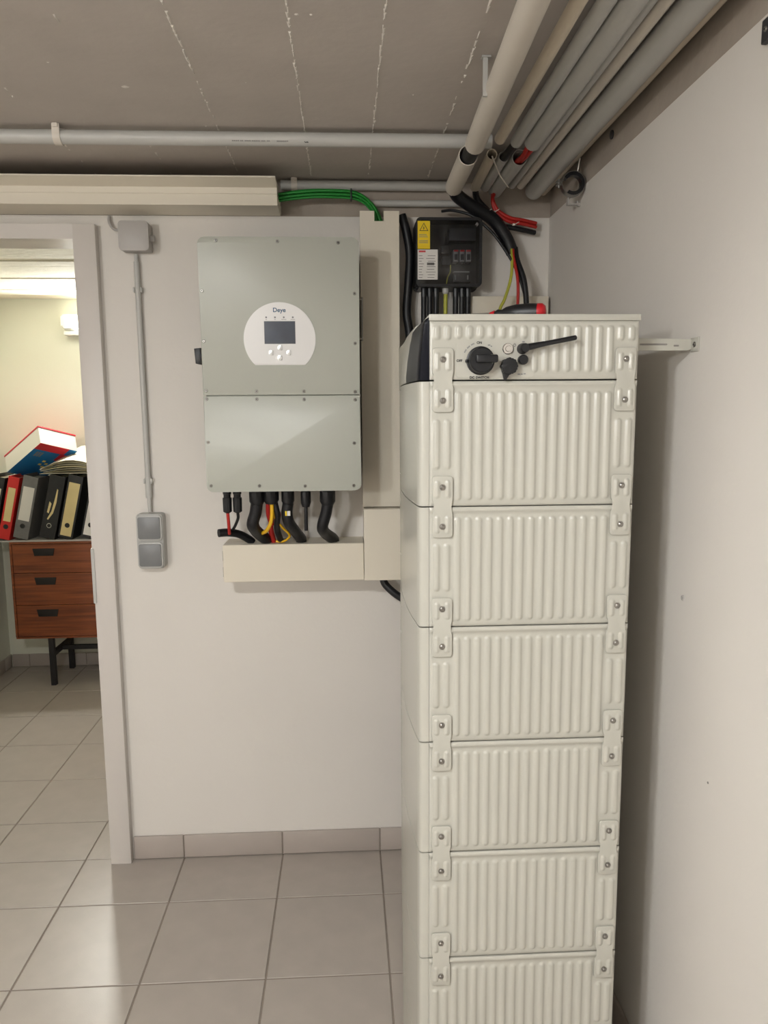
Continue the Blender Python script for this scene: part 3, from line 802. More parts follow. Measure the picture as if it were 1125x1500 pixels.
obj('terminal_block', bx(nb(), 0.298, 0.322, 2.302, 2.344, 1.935, 1.960, 0.001), M['breaker_dark'], fb)
bm = nb(); bx(bm, 0.330, 0.384, 2.302, 2.344, 1.885, 1.915, 0.001); obj('terminal_block', bm, M['black'], fb)
bm = nb(); bx(bm, 0.331, 0.379, 2.3005, 2.3016, 1.913, 1.916); bx(bm, 0.335, 0.338, 2.3005, 2.3016, 1.892, 1.905); bx(bm, 0.372, 0.376, 2.3005, 2.3016, 1.892, 1.905); obj('terminal_print', bm, M['din'], fb)
bm = nb(); bx(bm, 0.318, 0.398, 2.302, 2.344, 2.005, 2.040, 0.001); obj('terminal_block', bm, M['breaker_dark'], fb)
obj('inner_wire', tube(nb(), [(0.322, 2.305, 1.935), (0.321, 2.303, 1.915), (0.314, 2.303, 1.900), (0.310, 2.306, 1.880)], 0.0018, 8), M['yellowgreen'], fb)
for x in (0.243, 0.261, 0.280, 0.340, 0.359, 0.377):
    obj('cable_gland', lathe(nb(), (x, 2.315, fz0+0.001), (0, 0, -1), [(0, 0.0092), (0.006, 0.0092), (0.007, 0.0092), (0.020, 0.0092), (0.026, 0.0088)], 10), M['black'], fb)
obj('earth_gland', lathe(nb(), (0.309, 2.315, fz0+0.001), (0, 0, -1), [(0, 0.010), (0.014, 0.010), (0.018, 0.007)], 10), M['switch_rim'], fb)
side = ['leftmost', 'second', 'third', 'fourth', 'fifth', 'rightmost']
for k, x in enumerate((0.243, 0.261, 0.280, 0.340, 0.359, 0.377)):
    cable('black_cable', '%s of the six black cables under the fuse box, counted from the left' % side[k], [(x, 2.315, 1.848), (x, 2.316, 1.80), (x, 2.318, 1.74), (x, 2.30, 1.64), (x, 2.22, 1.60), (x, 2.030, 1.60)], 0.0087, M['hose'], 'cable', 'black cables under the fuse box')
cable('earth_cable', 'yellow-green earth cable dropping from the middle of the fuse box', [(0.309, 2.315, 1.852), (0.309, 2.316, 1.80), (0.309, 2.318, 1.72), (0.309, 2.29, 1.65), (0.309, 2.21, 1.62), (0.309, 2.030, 1.62)], 0.0062, M['yellowgreen'])
cable('earth_cable', 'yellow-green cable hanging left of the red one above the screwdriver', [(0.506, 2.305, 1.985), (0.503, 2.280, 1.955), (0.497, 2.262, 1.892), (0.478, 2.255, 1.83), (0.462, 2.252, 1.794), (0.452, 2.23, 1.72), (0.45, 2.14, 1.64), (0.45, 2.030, 1.62)], 0.0045, M['yellowgreen'])
cable('red_cable', 'red cable hanging from the black bundle above the screwdriver', [(0.511, 2.305, 1.985), (0.507, 2.280, 1.955), (0.517, 2.260, 1.883), (0.516, 2.252, 1.804), (0.505, 2.23, 1.72), (0.48, 2.14, 1.63), (0.475, 2.030, 1.62)], 0.0045, M['red'])
cable('black_cable', 'black cable hanging just right of the red one above the screwdriver', [(0.519, 2.31, 1.985), (0.520, 2.285, 1.945), (0.536, 2.262, 1.883), (0.543, 2.254, 1.804), (0.535, 2.24, 1.72), (0.500, 2.14, 1.60), (0.495, 2.030, 1.58)], 0.0085, M['hose'])
cable('black_cable', 'thin black cable arching over the fuse box to the right', [(0.300, 2.340, 2.098), (0.330, 2.318, 2.095), (0.382, 2.296, 2.076), (0.425, 2.290, 2.043), (0.458, 2.278, 2.005), (0.508, 2.275, 1.93), (0.536, 2.272, 1.86), (0.548, 2.27, 1.80), (0.545, 2.262, 1.72), (0.505, 2.15, 1.56), (0.495, 2.030, 1.54)], 0.0042, M['black'])

# ------------------------------------------------------------------ battery tower
BX, BY, BW, BL = 0.147, 1.305, 0.367, 0.72
PITCHZ = 0.2207
JT = 1.5565                                  # joint under the control unit
HM = PITCHZ-0.0018
RP = (BW-2*0.0125)/18
RIBX = [0.0125+RP*i for i in range(19)]
def sstep(a, b, x):
    t = max(0.0, min(1.0, (x-a)/(b-a)))
    return t*t*(3-2*t)
def rib_panel(hz, ranges, lip):
    """embossed sheet: u across, v up, bulging to -y. ranges(i) -> list of (v0, v1)"""
    us = [0.0, 0.0012, 0.0028]
    for x in RIBX:
        us += [x-0.0072, x-0.0056, x-0.0040, x-0.0024, x-0.0008, x+0.0008, x+0.0024, x+0.0040, x+0.0056, x+0.0072]
    us += [BW-0.0028, BW-0.0012, BW]
    vs = {0.0, 0.0010, 0.0025, hz, hz-0.0010, hz-0.0025}
    if lip: vs |= {hz-0.0082, hz-0.0094}
    for i in range(19):
        for a, c in ranges(i):
            for q in (0, 0.0012, 0.0026, 0.0042, 0.0062, 0.0085): vs |= {round(a+q, 5), round(c-q, 5)}
    vs = sorted(vs)
    vv = [vs[0]]
    for v in vs[1:]:
        while v-vv[-1] > 0.03: vv.append(vv[-1]+0.02)
        if v-vv[-1] > 0.0004: vv.append(v)
    bm = nb()
    hw, hh = 0.0078, 0.0030
    grid = []
    for v in vv:
        row = []
        for u in us:
            h = 0.0
            i = min(range(19), key=lambda k: abs(RIBX[k]-u))
            du = u-RIBX[i]
            for a, c in ranges(i):
                cv_ = min(max(v, a+hw), c-hw)
                d = math.hypot(du, v-cv_)
                if d < hw: h = max(h, hh*(0.5+0.5*math.cos(PI*max(0.0, d-0.22*hw)/(0.78*hw))))
            e = min(u, BW-u, v, hz-v)
            h -= 0.002*(1-sstep(0, 0.0028, e))
            if lip: h += 0.0016*sstep(hz-0.0094, hz-0.0082, v)
            row.append(bm.verts.new((BX+u, BY-h, v)))
        grid.append(row)
    for a, c in zip(grid[:-1], grid[1:]):
        for k in range(len(a)-1): bm.faces.new((a[k], a[k+1], c[k+1], c[k]))
    return bm
COVER = [(0.1465, 1.3065), (0.1345, 1.3065), (0.1308, 1.3085), (0.1286, 1.3125), (0.1262, 1.332), (0.1222, 1.38), (0.1190, 1.43), (0.1172, 1.48), (0.1170, 1.54), (0.1185, 1.60), (0.1255, 1.70), (0.1330, 1.80), (0.1400, 1.90), (0.1462, 1.99), (0.1465, 2.02)]

def shift(bm, dz):
    bmesh.ops.translate(bm, verts=bm.verts[:], vec=(0, 0, dz)); return bm
def link_plate(parent, u, zj):
    """hourglass plate bolted across a joint at height zj, centred at u"""
    x = BX+u; w = 0.0185; wn = 0.0150; hh = 0.055; r = 0.006
    pts = []
    for (cx, cz, a0) in ((x+w-r, zj+hh-r, 0), (x-w+r, zj+hh-r, PI/2)):
        for k in range(5):
            a = a0+PI/2*k/4; pts.append((cx+r*math.cos(a), cz+r*math.sin(a)))
    pts += [(x-w, zj+0.012), (x-wn, zj+0.006), (x-wn, zj-0.006), (x-w, zj-0.012)]
    for (cx, cz, a0) in ((x-w+r, zj-hh+r, PI), (x+w-r, zj-hh+r, 1.5*PI)):
        for k in range(5):
            a = a0+PI/2*k/4; pts.append((cx+r*math.cos(a), cz+r*math.sin(a)))
    pts += [(x+w, zj-0.012), (x+wn, zj-0.006), (x+wn, zj+0.006), (x+w, zj+0.012)]
    p = obj('link_plate', prism(nb(), pts, BY-0.0046, BY-0.0022, 'y', 0.0010), M['bat'], parent, 50)
    for s in (1, -1):
        for dx in (-RP/2, RP/2):
            z0, z1 = sorted((zj+s*0.014, zj+s*0.049))
            bm = nb(); hwk, hk = 0.0062, 0.0026
            rings = []
            for q in (1.0, 0.8, 0.5, 0.2, 0.0):
                rr = hwk*q; y = BY-0.0046-hk*(0.5+0.5*math.cos(PI*q))
                ring = []
                for k in range(9):
                    a = PI*k/8; ring.append(bm.verts.new((x+dx+rr*math.cos(a), y, z1-hwk+rr*math.sin(a))))
                for k in range(9):
                    a = PI+PI*k/8; ring.append(bm.verts.new((x+dx+rr*math.cos(a), y, z0+hwk+rr*math.sin(a))))
                rings.append(ring)
            rings_to_faces(bm, rings, False)
            bmesh.ops.remove_doubles(bm, verts=bm.verts[:], dist=1e-6)
            obj('rib', bm, M['bat'], p, 80)
        sb = lathe(nb(), (x, BY-0.0046, zj+s*0.0352), (0, -1, 0), [(0, 0.0058), (0.0010, 0.0058), (0.0012, 0.0040), (0.0032, 0.0038), (0.0042, 0.0024)], 14)
        obj('bolt', sb, M['screw'], p)
    return p
PLATE_U = (0.0228, BW-0.0228)

def make_module(zb, bottom_plates=True):
    root = thing('battery_module', '', 'battery', (BX, BY, zb), 'stacked battery modules')
    def rng(i):
        if i in (0, 1, 17, 18): return [(0.064, HM-0.064)]
        return [(0.0085, HM-0.0165)]
    obj('ribbed_panel', shift(rib_panel(HM, rng, True), zb), M['bat'], root, 80)
    obj('casing', bx(nb(), BX+0.0005, BX+BW-0.0005, BY+0.0025, BY+BL, zb+0.0004, zb+HM-0.0004), M['bat_body'], root)
    obj('front_cover', prism(nb(), COVER, zb+0.0004, zb+HM-0.0004, 'z'), M['bat'], root, 40)
    if bottom_plates:
        for u in PLATE_U: link_plate(root, u, zb-0.0009)
    return root
ordn = ['topmost white ribbed battery module, directly under the control unit', 'second white ribbed battery module from the top of the tower',
        'third white ribbed battery module from the top of the tower', 'fourth white ribbed battery module from the top of the tower',
        'fifth white ribbed battery module from the top of the tower', 'sixth white ribbed battery module from the top, cut off by the picture edge',
        'lowest white ribbed battery module, standing on the tiled floor']
first = make_module(JT-PITCHZ)
first['label'] = ordn[0]
for k in range(1, 6):
    dup(first, (BX, BY, JT-PITCHZ*(k+1)), ordn[k])
last = make_module(JT-PITCHZ*7, False)
last['label'] = ordn[6]
zf = JT-PITCHZ*7
for (x, y) in ((BX+0.03, BY+0.05), (BX+BW-0.03, BY+0.05), (BX+0.03, BY+BL-0.05), (BX+BW-0.03, BY+BL-0.05)):
    obj('foot', cyl(nb(), (x, y, 0.0008), (x, y, zf), 0.016, 14), M['black'], last)

# control unit on top
cz0, cz1 = JT+0.0009, 1.657
cu = thing('battery_control_unit', 'white control unit with black knobs and antenna on top of the battery tower', 'control unit', (BX, BY, cz0))
hz = cz1-cz0
def rng_c(i):
    if i in (0, 1, 18, 17): return [(hz-0.034, hz-0.006)] if i < 2 else [(hz-0.036, hz-0.006)]
    if i <= 8: return [(hz-0.032, hz-0.006)]
    return [(0.010, hz-0.006)]
obj('ribbed_panel', shift(rib_panel(hz, rng_c, False), cz0), M['bat'], cu, 80)
obj('casing', bx(nb(), BX+0.0005, BX+BW-0.0005, BY+0.0025, BY+BL, cz0+0.0004, cz1), M['bat_body'], cu)
obj('lid', bx(nb(), BX-0.0012, BX+BW+0.0022, BY-0.0022, BY+BL, cz1+0.0003, 1.6685, 0.0015), M['bat'], cu)
def slanted_cover(pts, z0, top):
    bm = nb(); rings = []
    for (x, y) in pts:
        w = BX-0.0006-x
        f = lambda q: x+w*q
        rings.append([bm.verts.new(p) for p in ((BX-0.0004, y, z0), (x, y, z0), (x, y, z0+0.010), (f(0.10), y, z0+0.040), (f(0.28), y, z0+0.072), (f(0.45), y, top-0.012), (f(0.7), y, top-0.003), (BX-0.0004, y, top))])
    rings_to_faces(bm, rings)
    return bm
near = [(0.1400, 1.3065), (0.1310, 1.3075), (0.1270, 1.3130), (0.1262, 1.332), (0.1222, 1.38), (0.1190, 1.43), (0.1180, 1.455)]
far = [(0.1188, 1.4555), (0.1172, 1.48), (0.1170, 1.54), (0.1185, 1.60), (0.1255, 1.70), (0.1330, 1.80), (0.1400, 1.90), (0.1450, 1.99), (0.1450, 2.02)]
obj('gloss_black_end', slanted_cover(near, cz0-0.0006, 1.664), M['black_gloss'], cu, 40)
obj('front_cover', slanted_cover(far, cz0-0.0006, 1.668), M['bat'], cu, 40)
for u in PLATE_U: link_plate(cu, u, JT)
# flat label field behind the knobs
obj('label_field', prism(nb(), rrect(BX+0.046, BX+0.182, cz0+0.004, cz0+0.064, 0.004), BY-0.0012, BY+0.001, 'y'), M['bat'], cu)
KY = BY-0.0012
kb = obj('rotary_switch', lathe(nb(), (0.235, KY, 1.5895), (0, -1, 0), [(0, 0.0245), (0.004, 0.0245), (0.005, 0.0225), (0.018, 0.0215), (0.020, 0.0195)], 28), M['black'], cu)
bm = nb(); bx(bm, 0.2235, 0.2610, KY-0.029, KY-0.0195, 1.5848, 1.5985, 0.003)
obj('grip', bm, M['black'], kb)
obj('pointer', bx(nb(), 0.2080, 0.2125, KY-0.010, KY-0.001, 1.5862, 1.5915, 0.001), M['black'], kb)
obj('push_button', lathe(nb(), (0.2825, KY, 1.6095), (0, -1, 0), [(0, 0.0095), (0.003, 0.0095), (0.004, 0.0085), (0.004, 0.0062), (0.0025, 0.0060), (0.0025, 0.0048), (0.0045, 0.0042)], 24), M['chrome'], cu)
an = obj('antenna', lathe(nb(), (0.3080, KY, 1.6095), (0, -1, 0), [(0, 0.0095), (0.008, 0.0092), (0.012, 0.0085), (0.022, 0.0080), (0.024, 0.0065)], 20), M['black'], cu)
bm = nb(); cyl(bm, (0.3080, KY-0.017, 1.6100), (0.3420, KY-0.018, 1.6165), 0.0062, 14, 0.0046); cyl(bm, (0.3420, KY-0.018, 1.6165), (0.3945, KY-0.019, 1.6264), 0.0043, 14)
lathe(bm, (0.3945, KY-0.019, 1.6264), (0.982, -0.017, 0.184), [(0, 0.0043), (0.0022, 0.0036), (0.0034, 0.0015)], 14)
obj('antenna_rod', bm, M['black'], an)
obj('round_cap', lathe(nb(), (0.3085, KY, 1.5905), (0, -1, 0), [(0, 0.0085), (0.010, 0.0085), (0.012, 0.0070)], 20), M['black'], cu)
bm = nb()
scal = [(0.2835+(0.0140+0.0010*math.cos(8*2*PI*k/48))*math.cos(2*PI*k/48), 1.5795+(0.0140+0.0010*math.cos(8*2*PI*k/48))*math.sin(2*PI*k/48)) for k in range(48)]
prism(bm, scal, KY-0.016, KY-0.001, 'y', 0.0015)
so = obj('sealing_cap', bm, M['black'], cu)
bm = nb(); prism(bm, [(0.2715, 1.572), (0.2755, 1.5560), (0.2785, 1.5560), (0.2850, 1.5665)], KY-0.012, KY-0.004, 'y', 0.001)
obj('cap_strap', bm, M['black'], so)
text('lettering', 'OFF', (0.1985, KY-0.0004, 1.5895), 0.0058, M['print'], cu, 0, 1.0, 0.0002)
text('lettering', 'ON', (0.2330, KY-0.0004, 1.6200), 0.0058, M['print'], cu, 0, 1.0, 0.0002)
text('lettering', 'DC SWITCH', (0.2335, KY-0.0004, 1.5607), 0.0060, M['print'], cu, 0, 1.05, 0.0002)
bm = nb()
for k in range(11):
    a = math.radians(112+k*4.0)
    if k in (3, 7): continue
    c, s = math.cos(a), math.sin(a)
    x, z = 0.235+0.0312*c, 1.5895+0.0312*s
    prism(bm, [(x-0.0008*s-0.0012*c, z+0.0008*c-0.0012*s), (x+0.0008*s-0.0012*c, z-0.0008*c-0.0012*s), (x+0.0008*s+0.0012*c, z-0.0008*c+0.0012*s), (x-0.0008*s+0.0012*c, z+0.0008*c+0.0012*s)], KY-0.0004, KY, 'y')
for (x, z, w) in ((0.2500, 1.6160, 0.0022), (0.2540, 1.6140, 0.0012), (0.3100, 1.6215, 0.0022), (0.3030, 1.5662, 0.0022), (0.3080, 1.5662, 0.0018), (0.3130, 1.5668, 0.0020)):
    bx(bm, x-w, x+w, KY-0.0004, KY, z-0.0010, z+0.0010)
obj('worn_print', bm, M['rocker'], cu, 0)
bm = nb()
for k in range(12):
    a0_, a1_ = PI*0.65+k*1.7*PI/12, PI*0.65+(k+1)*1.7*PI/12
    q = lambda a, r: (0.2945+r*math.cos(a), 1.6160+r*math.sin(a))
    prism(bm, [q(a0_, 0.0026), q(a1_, 0.0026), q(a1_, 0.0020), q(a0_, 0.0020)], KY-0.0004, KY, 'y')
bx(bm, 0.2942, 0.2948, KY-0.0004, KY, 1.6160, 1.6192)
obj('power_symbol', bm, M['print'], cu, 0)

# bracket fixing the tower to the right wall
wb = thing('wall_bracket', 'white slotted steel bracket between the control unit and the right wall', 'bracket', (0.58, 1.372, 1.61))
obj('bracket_arm', prism(nb(), [(0.5145, 1.611), (0.632, 1.611), (0.639, 1.613), (0.639, 1.631), (0.632, 1.6315), (0.535, 1.6335), (0.527, 1.6325), (0.5145, 1.629)], 1.372, 1.3745, 'y'), M['bat'], wb)
obj('wall_tab', bx(nb(), W-0.0035, W-0.0003, 1.344, 1.3745, 1.608, 1.633, 0.0008), M['bat'], wb)
screw(wb, W-0.0035, 1.357, 1.6205, 0.005, (-1, 0, 0))
bm = nb(); prism(bm, rrect(0.542, 0.594, 1.6205, 1.6235, 0.0014, 4), 1.3714, 1.3718, 'y'); obj('slot', bm, M['print_grey'], wb)
bm = nb(); prism(bm, rrect(0.606, 0.616, 1.6180, 1.6212, 0.0014, 4), 1.3714, 1.3718, 'y'); obj('slot', bm, M['print_grey'], wb)
obj('bracket_tongue', bx(nb(), 0.5145, 0.5175, 1.352, 1.372, 1.611, 1.629), M['bat'], wb)

# screwdriver lying on the tower
sd = thing('screwdriver', 'screwdriver with a black and red handle lying on top of the battery tower', 'screwdriver', (0.33, 1.415, 1.6687))
p0, p1 = Vector((0.287, 1.445, 1.6855)), Vector((0.367, 1.410, 1.6855))
dv = (p1-p0)
L = dv.length
ZC = 0.0
obj('handle', lathe(nb(), p0, dv, [(0, 0.0045), (0.006, 0.0085), (0.014, 0.0075), (0.022, 0.0120), (0.042, 0.0160), (0.066, 0.0165), (L-0.006, 0.0155)], 18), M['black'], sd, 50)
obj('handle_end', lathe(nb(), p0+dv*((L-0.0058)/L), dv, [(0, 0.0157), (0.009, 0.0153), (0.014, 0.011), (0.0155, 0.004)], 18), M['red_handle'], sd, 50)
obj('handle_collar', lathe(nb(), p0-dv.normalized()*0.010, dv, [(0, 0.0034), (0.010, 0.0070)], 14), M['red_handle'], sd)
obj('blade', cyl(nb(), p0-dv.normalized()*0.011, p0-dv.normalized()*0.085, 0.0030, 10), M['screw'], sd)
bm = nb()
for k in range(8):
    a = 2*PI*k/8; s_, t_ = frame_of(dv)
    off = s_*math.cos(a)*0.0144+t_*math.sin(a)*0.0144
    if off.z < -0.010: continue
    cyl(bm, p0+dv*0.48+off, p0+dv*0.86+off, 0.0012, 6)
obj('grip_ridge', bm, M['black'], sd)

# ------------------------------------------------------------------ lamp behind the camera
cl = thing('ceiling_lamp', 'round white ceiling lamp above the photographer', 'lamp', (LAMP[0], LAMP[1], 2.11))
obj('lamp_base', lathe(nb(), (LAMP[0], LAMP[1], H-0.001), (0, 0, -1), [(0, 0.12), (0.02, 0.12), (0.024, 0.115)], 32), M['lamp_body'], cl)
obj('bulb', lathe(nb(), (LAMP[0], LAMP[1], H-0.026), (0, 0, -1), [(0, 0.02), (0.012, 0.02), (0.020, 0.028), (0.036, 0.03), (0.05, 0.02)], 24), M['ceil_lamp'], cl)
bl_ = thing('wall_lamp', 'white globe wall lamp on the left wall behind the photographer', 'lamp', (XL+0.05, WALL_LAMP[1], 1.78))
obj('lamp_base', lathe(nb(), (XL+0.001, WALL_LAMP[1], WALL_LAMP[2]), (1, 0, 0), [(0, 0.06), (0.015, 0.06), (0.020, 0.05), (0.022, 0.02), (0.05, 0.02)], 24), M['lamp_body'], bl_)
obj('globe', lathe(nb(), (XL+0.051, WALL_LAMP[1], WALL_LAMP[2]), (1, 0, 0), [(0, 0.02), (0.01, 0.04), (0.03, 0.052), (0.049, 0.055), (0.068, 0.052), (0.088, 0.04), (0.10, 0.015)], 24), M['ceil_lamp'], bl_)

# ------------------------------------------------------------------ next room: lamp, drawers, binders
nl = thing('wall_lamp', 'white wall lamp glowing beside the door frame in the next room', 'lamp', (-1.45, FY-0.04, 1.925))
obj('lamp_base', prism(nb(), rrect(-1.570, -1.330, 1.955, 2.045, 0.02), FY-0.030, FY-0.001, 'y', 0.004), M['lamp_body'], nl)
obj('diffuser', prism(nb(), rrect(-1.502, -1.345, 1.960, 2.030, 0.02), FY-0.085, FY-0.031, 'y', 0.012), M['lamp'], nl)
obj('end_cover', prism(nb(), rrect(-1.565, -1.505, 1.962, 2.040, 0.015), FY-0.075, FY-0.031, 'y', 0.010), M['lamp_body'], nl)
obj('base_strip', bx(nb(), -1.560, -1.335, FY-0.055, FY-0.002, 1.928, 1.950, 0.003), M['lamp_body'], nl)

CX0, CX1, CY0, CY1, CZ0, CZ1 = -1.818, -0.98, 4.044, 4.366, 0.272, 0.812
cab = thing('drawer_cabinet', 'teak drawer cabinet on black steel legs in the next room', 'cabinet', ((CX0+CX1)/2, 4.2, 0.0))
bm = nb()
bx(bm, CX0, CX1, CY0+0.004, CY1, CZ0, CZ0+0.010)
bx(bm, CX0, CX1, CY0+0.004, CY1, CZ1-0.012, CZ1)
bx(bm, CX0, CX0+0.012, CY0, CY1, CZ0+0.010, CZ1-0.012); bx(bm, CX1-0.012, CX1, CY0, CY1, CZ0+0.010, CZ1-0.012)
bx(bm, CX0+0.012, CX1-0.012, CY1-0.010, CY1, CZ0+0.010, CZ1-0.012)
obj('carcass', bm, M['teak'], cab)
zs = [CZ0+0.011, 0.4615, 0.6395, CZ1-0.013]
hx = (-1.640, -1.628, -1.618)
for k in range(3):
    dz0, dz1 = zs[k]+0.0015, zs[k+1]-0.0015
    dr = obj('drawer', bx(nb(), CX0+0.014, CX1-0.014, CY0+0.001, CY0+0.30, dz0, dz1, 0.0012, 1), M['teak'], cab)
    hxk = -1.638
    zc_ = dz1-0.043
    obj('handle', prism(nb(), [(hxk-0.058, zc_+0.020), (hxk-0.050, zc_-0.020), (hxk+0.050, zc_-0.020), (hxk+0.058, zc_+0.020)], CY0-0.0035, CY0+0.0008, 'y', 0.002), M['handle_dark'], dr)
LEG = ((-1.637, 4.066), (-1.637, 4.340), (-1.10, 4.066), (-1.10, 4.340))
for (x, y) in LEG:
    obj('leg', bx(nb(), x-0.0135, x+0.0135, y-0.0135, y+0.0135, 0.001, CZ0-0.0005), M['steel_leg'], cab)
for x in (-1.637, -1.10):
    obj('side_stretcher', bx(nb(), x-0.011, x+0.011, 4.080, 4.326, 0.163, 0.190), M['steel_leg'], cab)
obj('stretcher', bx(nb(), -1.6365, -1.1005, 4.182, 4.206, 0.1635, 0.187), M['steel_leg'], cab)
obj('rear_rail', bx(nb(), -1.623, -1.114, 4.330, 4.350, 0.245, 0.2715), M['steel_leg'], cab)

sb_ = tag(obj('shelf_board', bx(nb(), -2.000, CX1, CY0-0.004, CY1+0.010, CZ1+0.0005, CZ1+0.0085, 0.001, 1), M['jbox']), 'thin grey board on top of the teak cabinet under the binders', 'board')
ZB = CZ1+0.009
LEAN = math.radians(13.5)
def binder(label, xb, w, body, lab, hole=True, h=0.345, spine_label=None, chrome=False):
    """lever arch file leaning to the right, spine to the camera"""
    dep = 0.285
    r = thing('ring_binder', label, 'binder', (xb, CY0+0.006, ZB+w*math.sin(0)), 'binders on the teak cabinet')
    def L(bm):   # lean about the lower right edge
        m = Matrix.Translation(Vector((xb+w, 0, ZB))) @ Matrix.Rotation(LEAN, 4, 'Y') @ Matrix.Translation(Vector((-xb-w, 0, -ZB)))
        bmesh.ops.transform(bm, matrix=m, verts=bm.verts[:]); return bm
    y0 = CY0+0.006
    bm = nb()
    bx(bm, xb, xb+w, y0, y0+0.003, ZB, ZB+h, 0.001, 1)
    bx(bm, xb, xb+0.0025, y0+0.003, y0+dep, ZB, ZB+h); bx(bm, xb+w-0.0025, xb+w, y0+0.003, y0+dep, ZB, ZB+h)
    obj('cover', L(bm), M[body], r)
    obj('paper_stack', L(bx(nb(), xb+0.006, xb+w-0.012, y0+0.02, y0+dep-0.01, ZB+0.008, ZB+h-0.02)), M['paper'], r)
    if lab:
        za, zb_ = spine_label or (0.10, 0.285)
        obj('spine_label', L(bx(nb(), xb+0.010, xb+w-0.010, y0-0.0008, y0-0.0001, ZB+za, ZB+zb_)), M[lab], r)
    if hole:
        cxh, zh = xb+w/2, ZB+0.070
        ring = obj('grip_ring', L(lathe(nb(), (cxh, y0-0.0001, zh), (0, -1, 0), [(0, 0.0135), (0.0016, 0.0130), (0.0018, 0.0105)], 18)), M['chrome' if chrome else 'steel_leg'], r)
        obj('finger_hole', L(lathe(nb(), (cxh, y0-0.0019, zh), (0, -1, 0), [(0, 0.0100), (0.0004, 0.0100)], 18)), M['socket'], ring)
    return r
binder('black ring binder with a pale label at the left picture edge', -1.972, 0.078, 'binder_black', 'paper')
binder('slim red ring binder with a cream label', -1.876, 0.058, 'binder_red', 'label_cream')
binder('grey ring binder with a white label beside the red one', -1.798, 0.078, 'binder_grey', 'label_white')
bk = binder('black ring binder with a torn label and chrome ring in the middle of the row', -1.660, 0.082, 'binder_black', None, chrome=True)
bm = nb()
xb = -1.660
prism(bm, [(xb+0.050, ZB+0.275), (xb+0.056, ZB+0.270), (xb+0.058, ZB+0.20), (xb+0.050, ZB+0.14), (xb+0.030, ZB+0.10), (xb+0.024, ZB+0.104), (xb+0.040, ZB+0.15), (xb+0.046, ZB+0.21)], CY0+0.0052, CY0+0.0059, 'y')
prism(bm, [(xb+0.018, ZB+0.14), (xb+0.028, ZB+0.135), (xb+0.034, ZB+0.19), (xb+0.022, ZB+0.20)], CY0+0.0052, CY0+0.0059, 'y')
mL = Matrix.Translation(Vector((xb+0.082, 0, ZB))) @ Matrix.Rotation(LEAN, 4, 'Y') @ Matrix.Translation(Vector((-xb-0.082, 0, -ZB)))
bmesh.ops.transform(bm, matrix=mL, verts=bm.verts[:])
obj('torn_label', bm, M['label_cream'], bk)
binder('black ring binder with a tall cream spine label', -1.562, 0.078, 'binder_black', 'label_cream', spine_label=(0.012, 0.305))
binder('black ring binder with a short white label partly hidden by the door frame', -1.440, 0.080, 'binder_black', 'label_white', spine_label=(0.012, 0.20))
binder('black ring binder hidden mostly behind the door frame', -1.340, 0.080, 'binder_black', 'label_white')

# tilted red, white and blue carton on the binders
cart = thing('carton_box', 'tilted red, white and blue carton lying on the binders', 'box', (-1.66, 4.14, 1.17))
va_ = Vector((-205, 120, -135)).normalized(); vb_ = Vector((120, 148.6, -50)).normalized(); vc_ = Vector((-25, 47, 80)).normalized()
P0 = Vector((-1.596, 4.000, 1.345))
LA, LB, LC = 0.33, 0.214, 0.104
def pbox(a0, a1, b0, b1, c0, c1):
    bm = nb()
    vs = [bm.verts.new(P0+va_*a+vb_*b_+vc_*c) for a in (a0, a1) for b_ in (b0, b1) for c in (c0, c1)]
    for f in ((0, 1, 3, 2), (4, 6, 7, 5), (0, 4, 5, 1), (2, 3, 7, 6), (0, 2, 6, 4), (1, 5, 7, 3)): bm.faces.new([vs[i] for i in f])
    return bm
obj('carton_body', pbox(0.0, LA, 0.0, LB, 0.0, LC-0.008), M['box_white'], cart, 0)
obj('red_lid', pbox(-0.003, LA+0.003, -0.003, LB+0.003, LC-0.0078, LC), M['box_red'], cart, 0)
obj('blue_print', pbox(0.062, LA, 0.0, LB, -0.0010, -0.0002), M['box_blue'], cart, 0)
obj('red_print', pbox(0.0, 0.0615, 0.0, 0.168, -0.0010, -0.0002), M['box_red'], cart, 0)
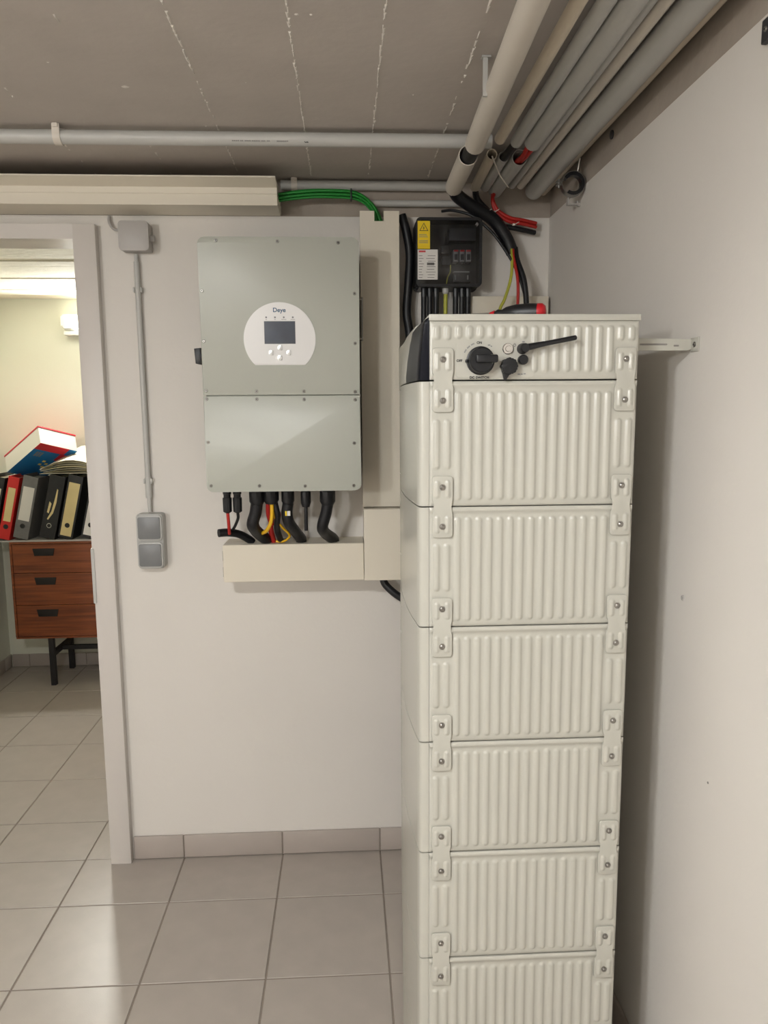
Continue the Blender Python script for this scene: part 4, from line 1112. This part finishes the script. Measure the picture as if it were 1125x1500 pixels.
obj('blue_print', pbox(0.0, 0.0615, 0.1685, LB, -0.0010, -0.0002), M['box_blue'], cart, 0)
obj('red_print', pbox(0.062, 0.13, 0.15, LB, -0.0016, -0.0011), M['box_red'], cart, 0)
for (a, c) in ((0.185, 0.100), (0.205, 0.125), (0.170, 0.128), (0.150, 0.105)):
    obj('yellow_motif', pbox(a, a+0.016, c, c+0.016, -0.0016, -0.0011), M['box_yellow'], cart, 0)
for k in range(3):
    obj('pale_motif', pbox(0.080, 0.125, 0.030+k*0.014, 0.039+k*0.014, -0.0016, -0.0011), M['print_grey'], cart, 0)

# loose papers on the right-hand binders
pp = thing('paper_pile', 'pile of cream papers lying on the binders beside the carton', 'paper', (-1.46, 4.18, 1.15))
zt = 1.178
for k in range(7):
    bm = nb()
    x0_, x1_ = -1.640+random.uniform(0, 0.03), -1.28
    y0_, y1_ = 4.055+random.uniform(0, 0.02), 4.32
    zk = zt+k*0.0045
    rise = 0.004+k*0.018
    nn = 8; g = []
    for i in range(nn+1):
        x = x0_+(x1_-x0_)*i/nn
        row = []
        for j in range(3):
            q = j/2
            row.append((x, y0_+(y1_-y0_)*q, zk+rise*math.sin(PI*min(1, i/nn*1.1))*(0.4+0.6*q)))
        g.append(row)
    top = [[bm.verts.new(p) for p in r] for r in g]
    bot = [[bm.verts.new((p[0], p[1], p[2]-0.0016)) for p in r] for r in g]
    for i in range(nn):
        for j in range(2):
            bm.faces.new((top[i][j], top[i+1][j], top[i+1][j+1], top[i][j+1])); bm.faces.new((bot[i][j], bot[i][j+1], bot[i+1][j+1], bot[i+1][j]))
        bm.faces.new((top[i][0], bot[i][0], bot[i+1][0], top[i+1][0])); bm.faces.new((top[i][2], top[i+1][2], bot[i+1][2], bot[i][2]))
    for j in range(2):
        bm.faces.new((top[0][j], top[0][j+1], bot[0][j+1], bot[0][j])); bm.faces.new((top[nn][j], bot[nn][j], bot[nn][j+1], top[nn][j+1]))
    obj('sheet', bm, M['paper_cream' if k % 2 else 'paper'], pp, 60)
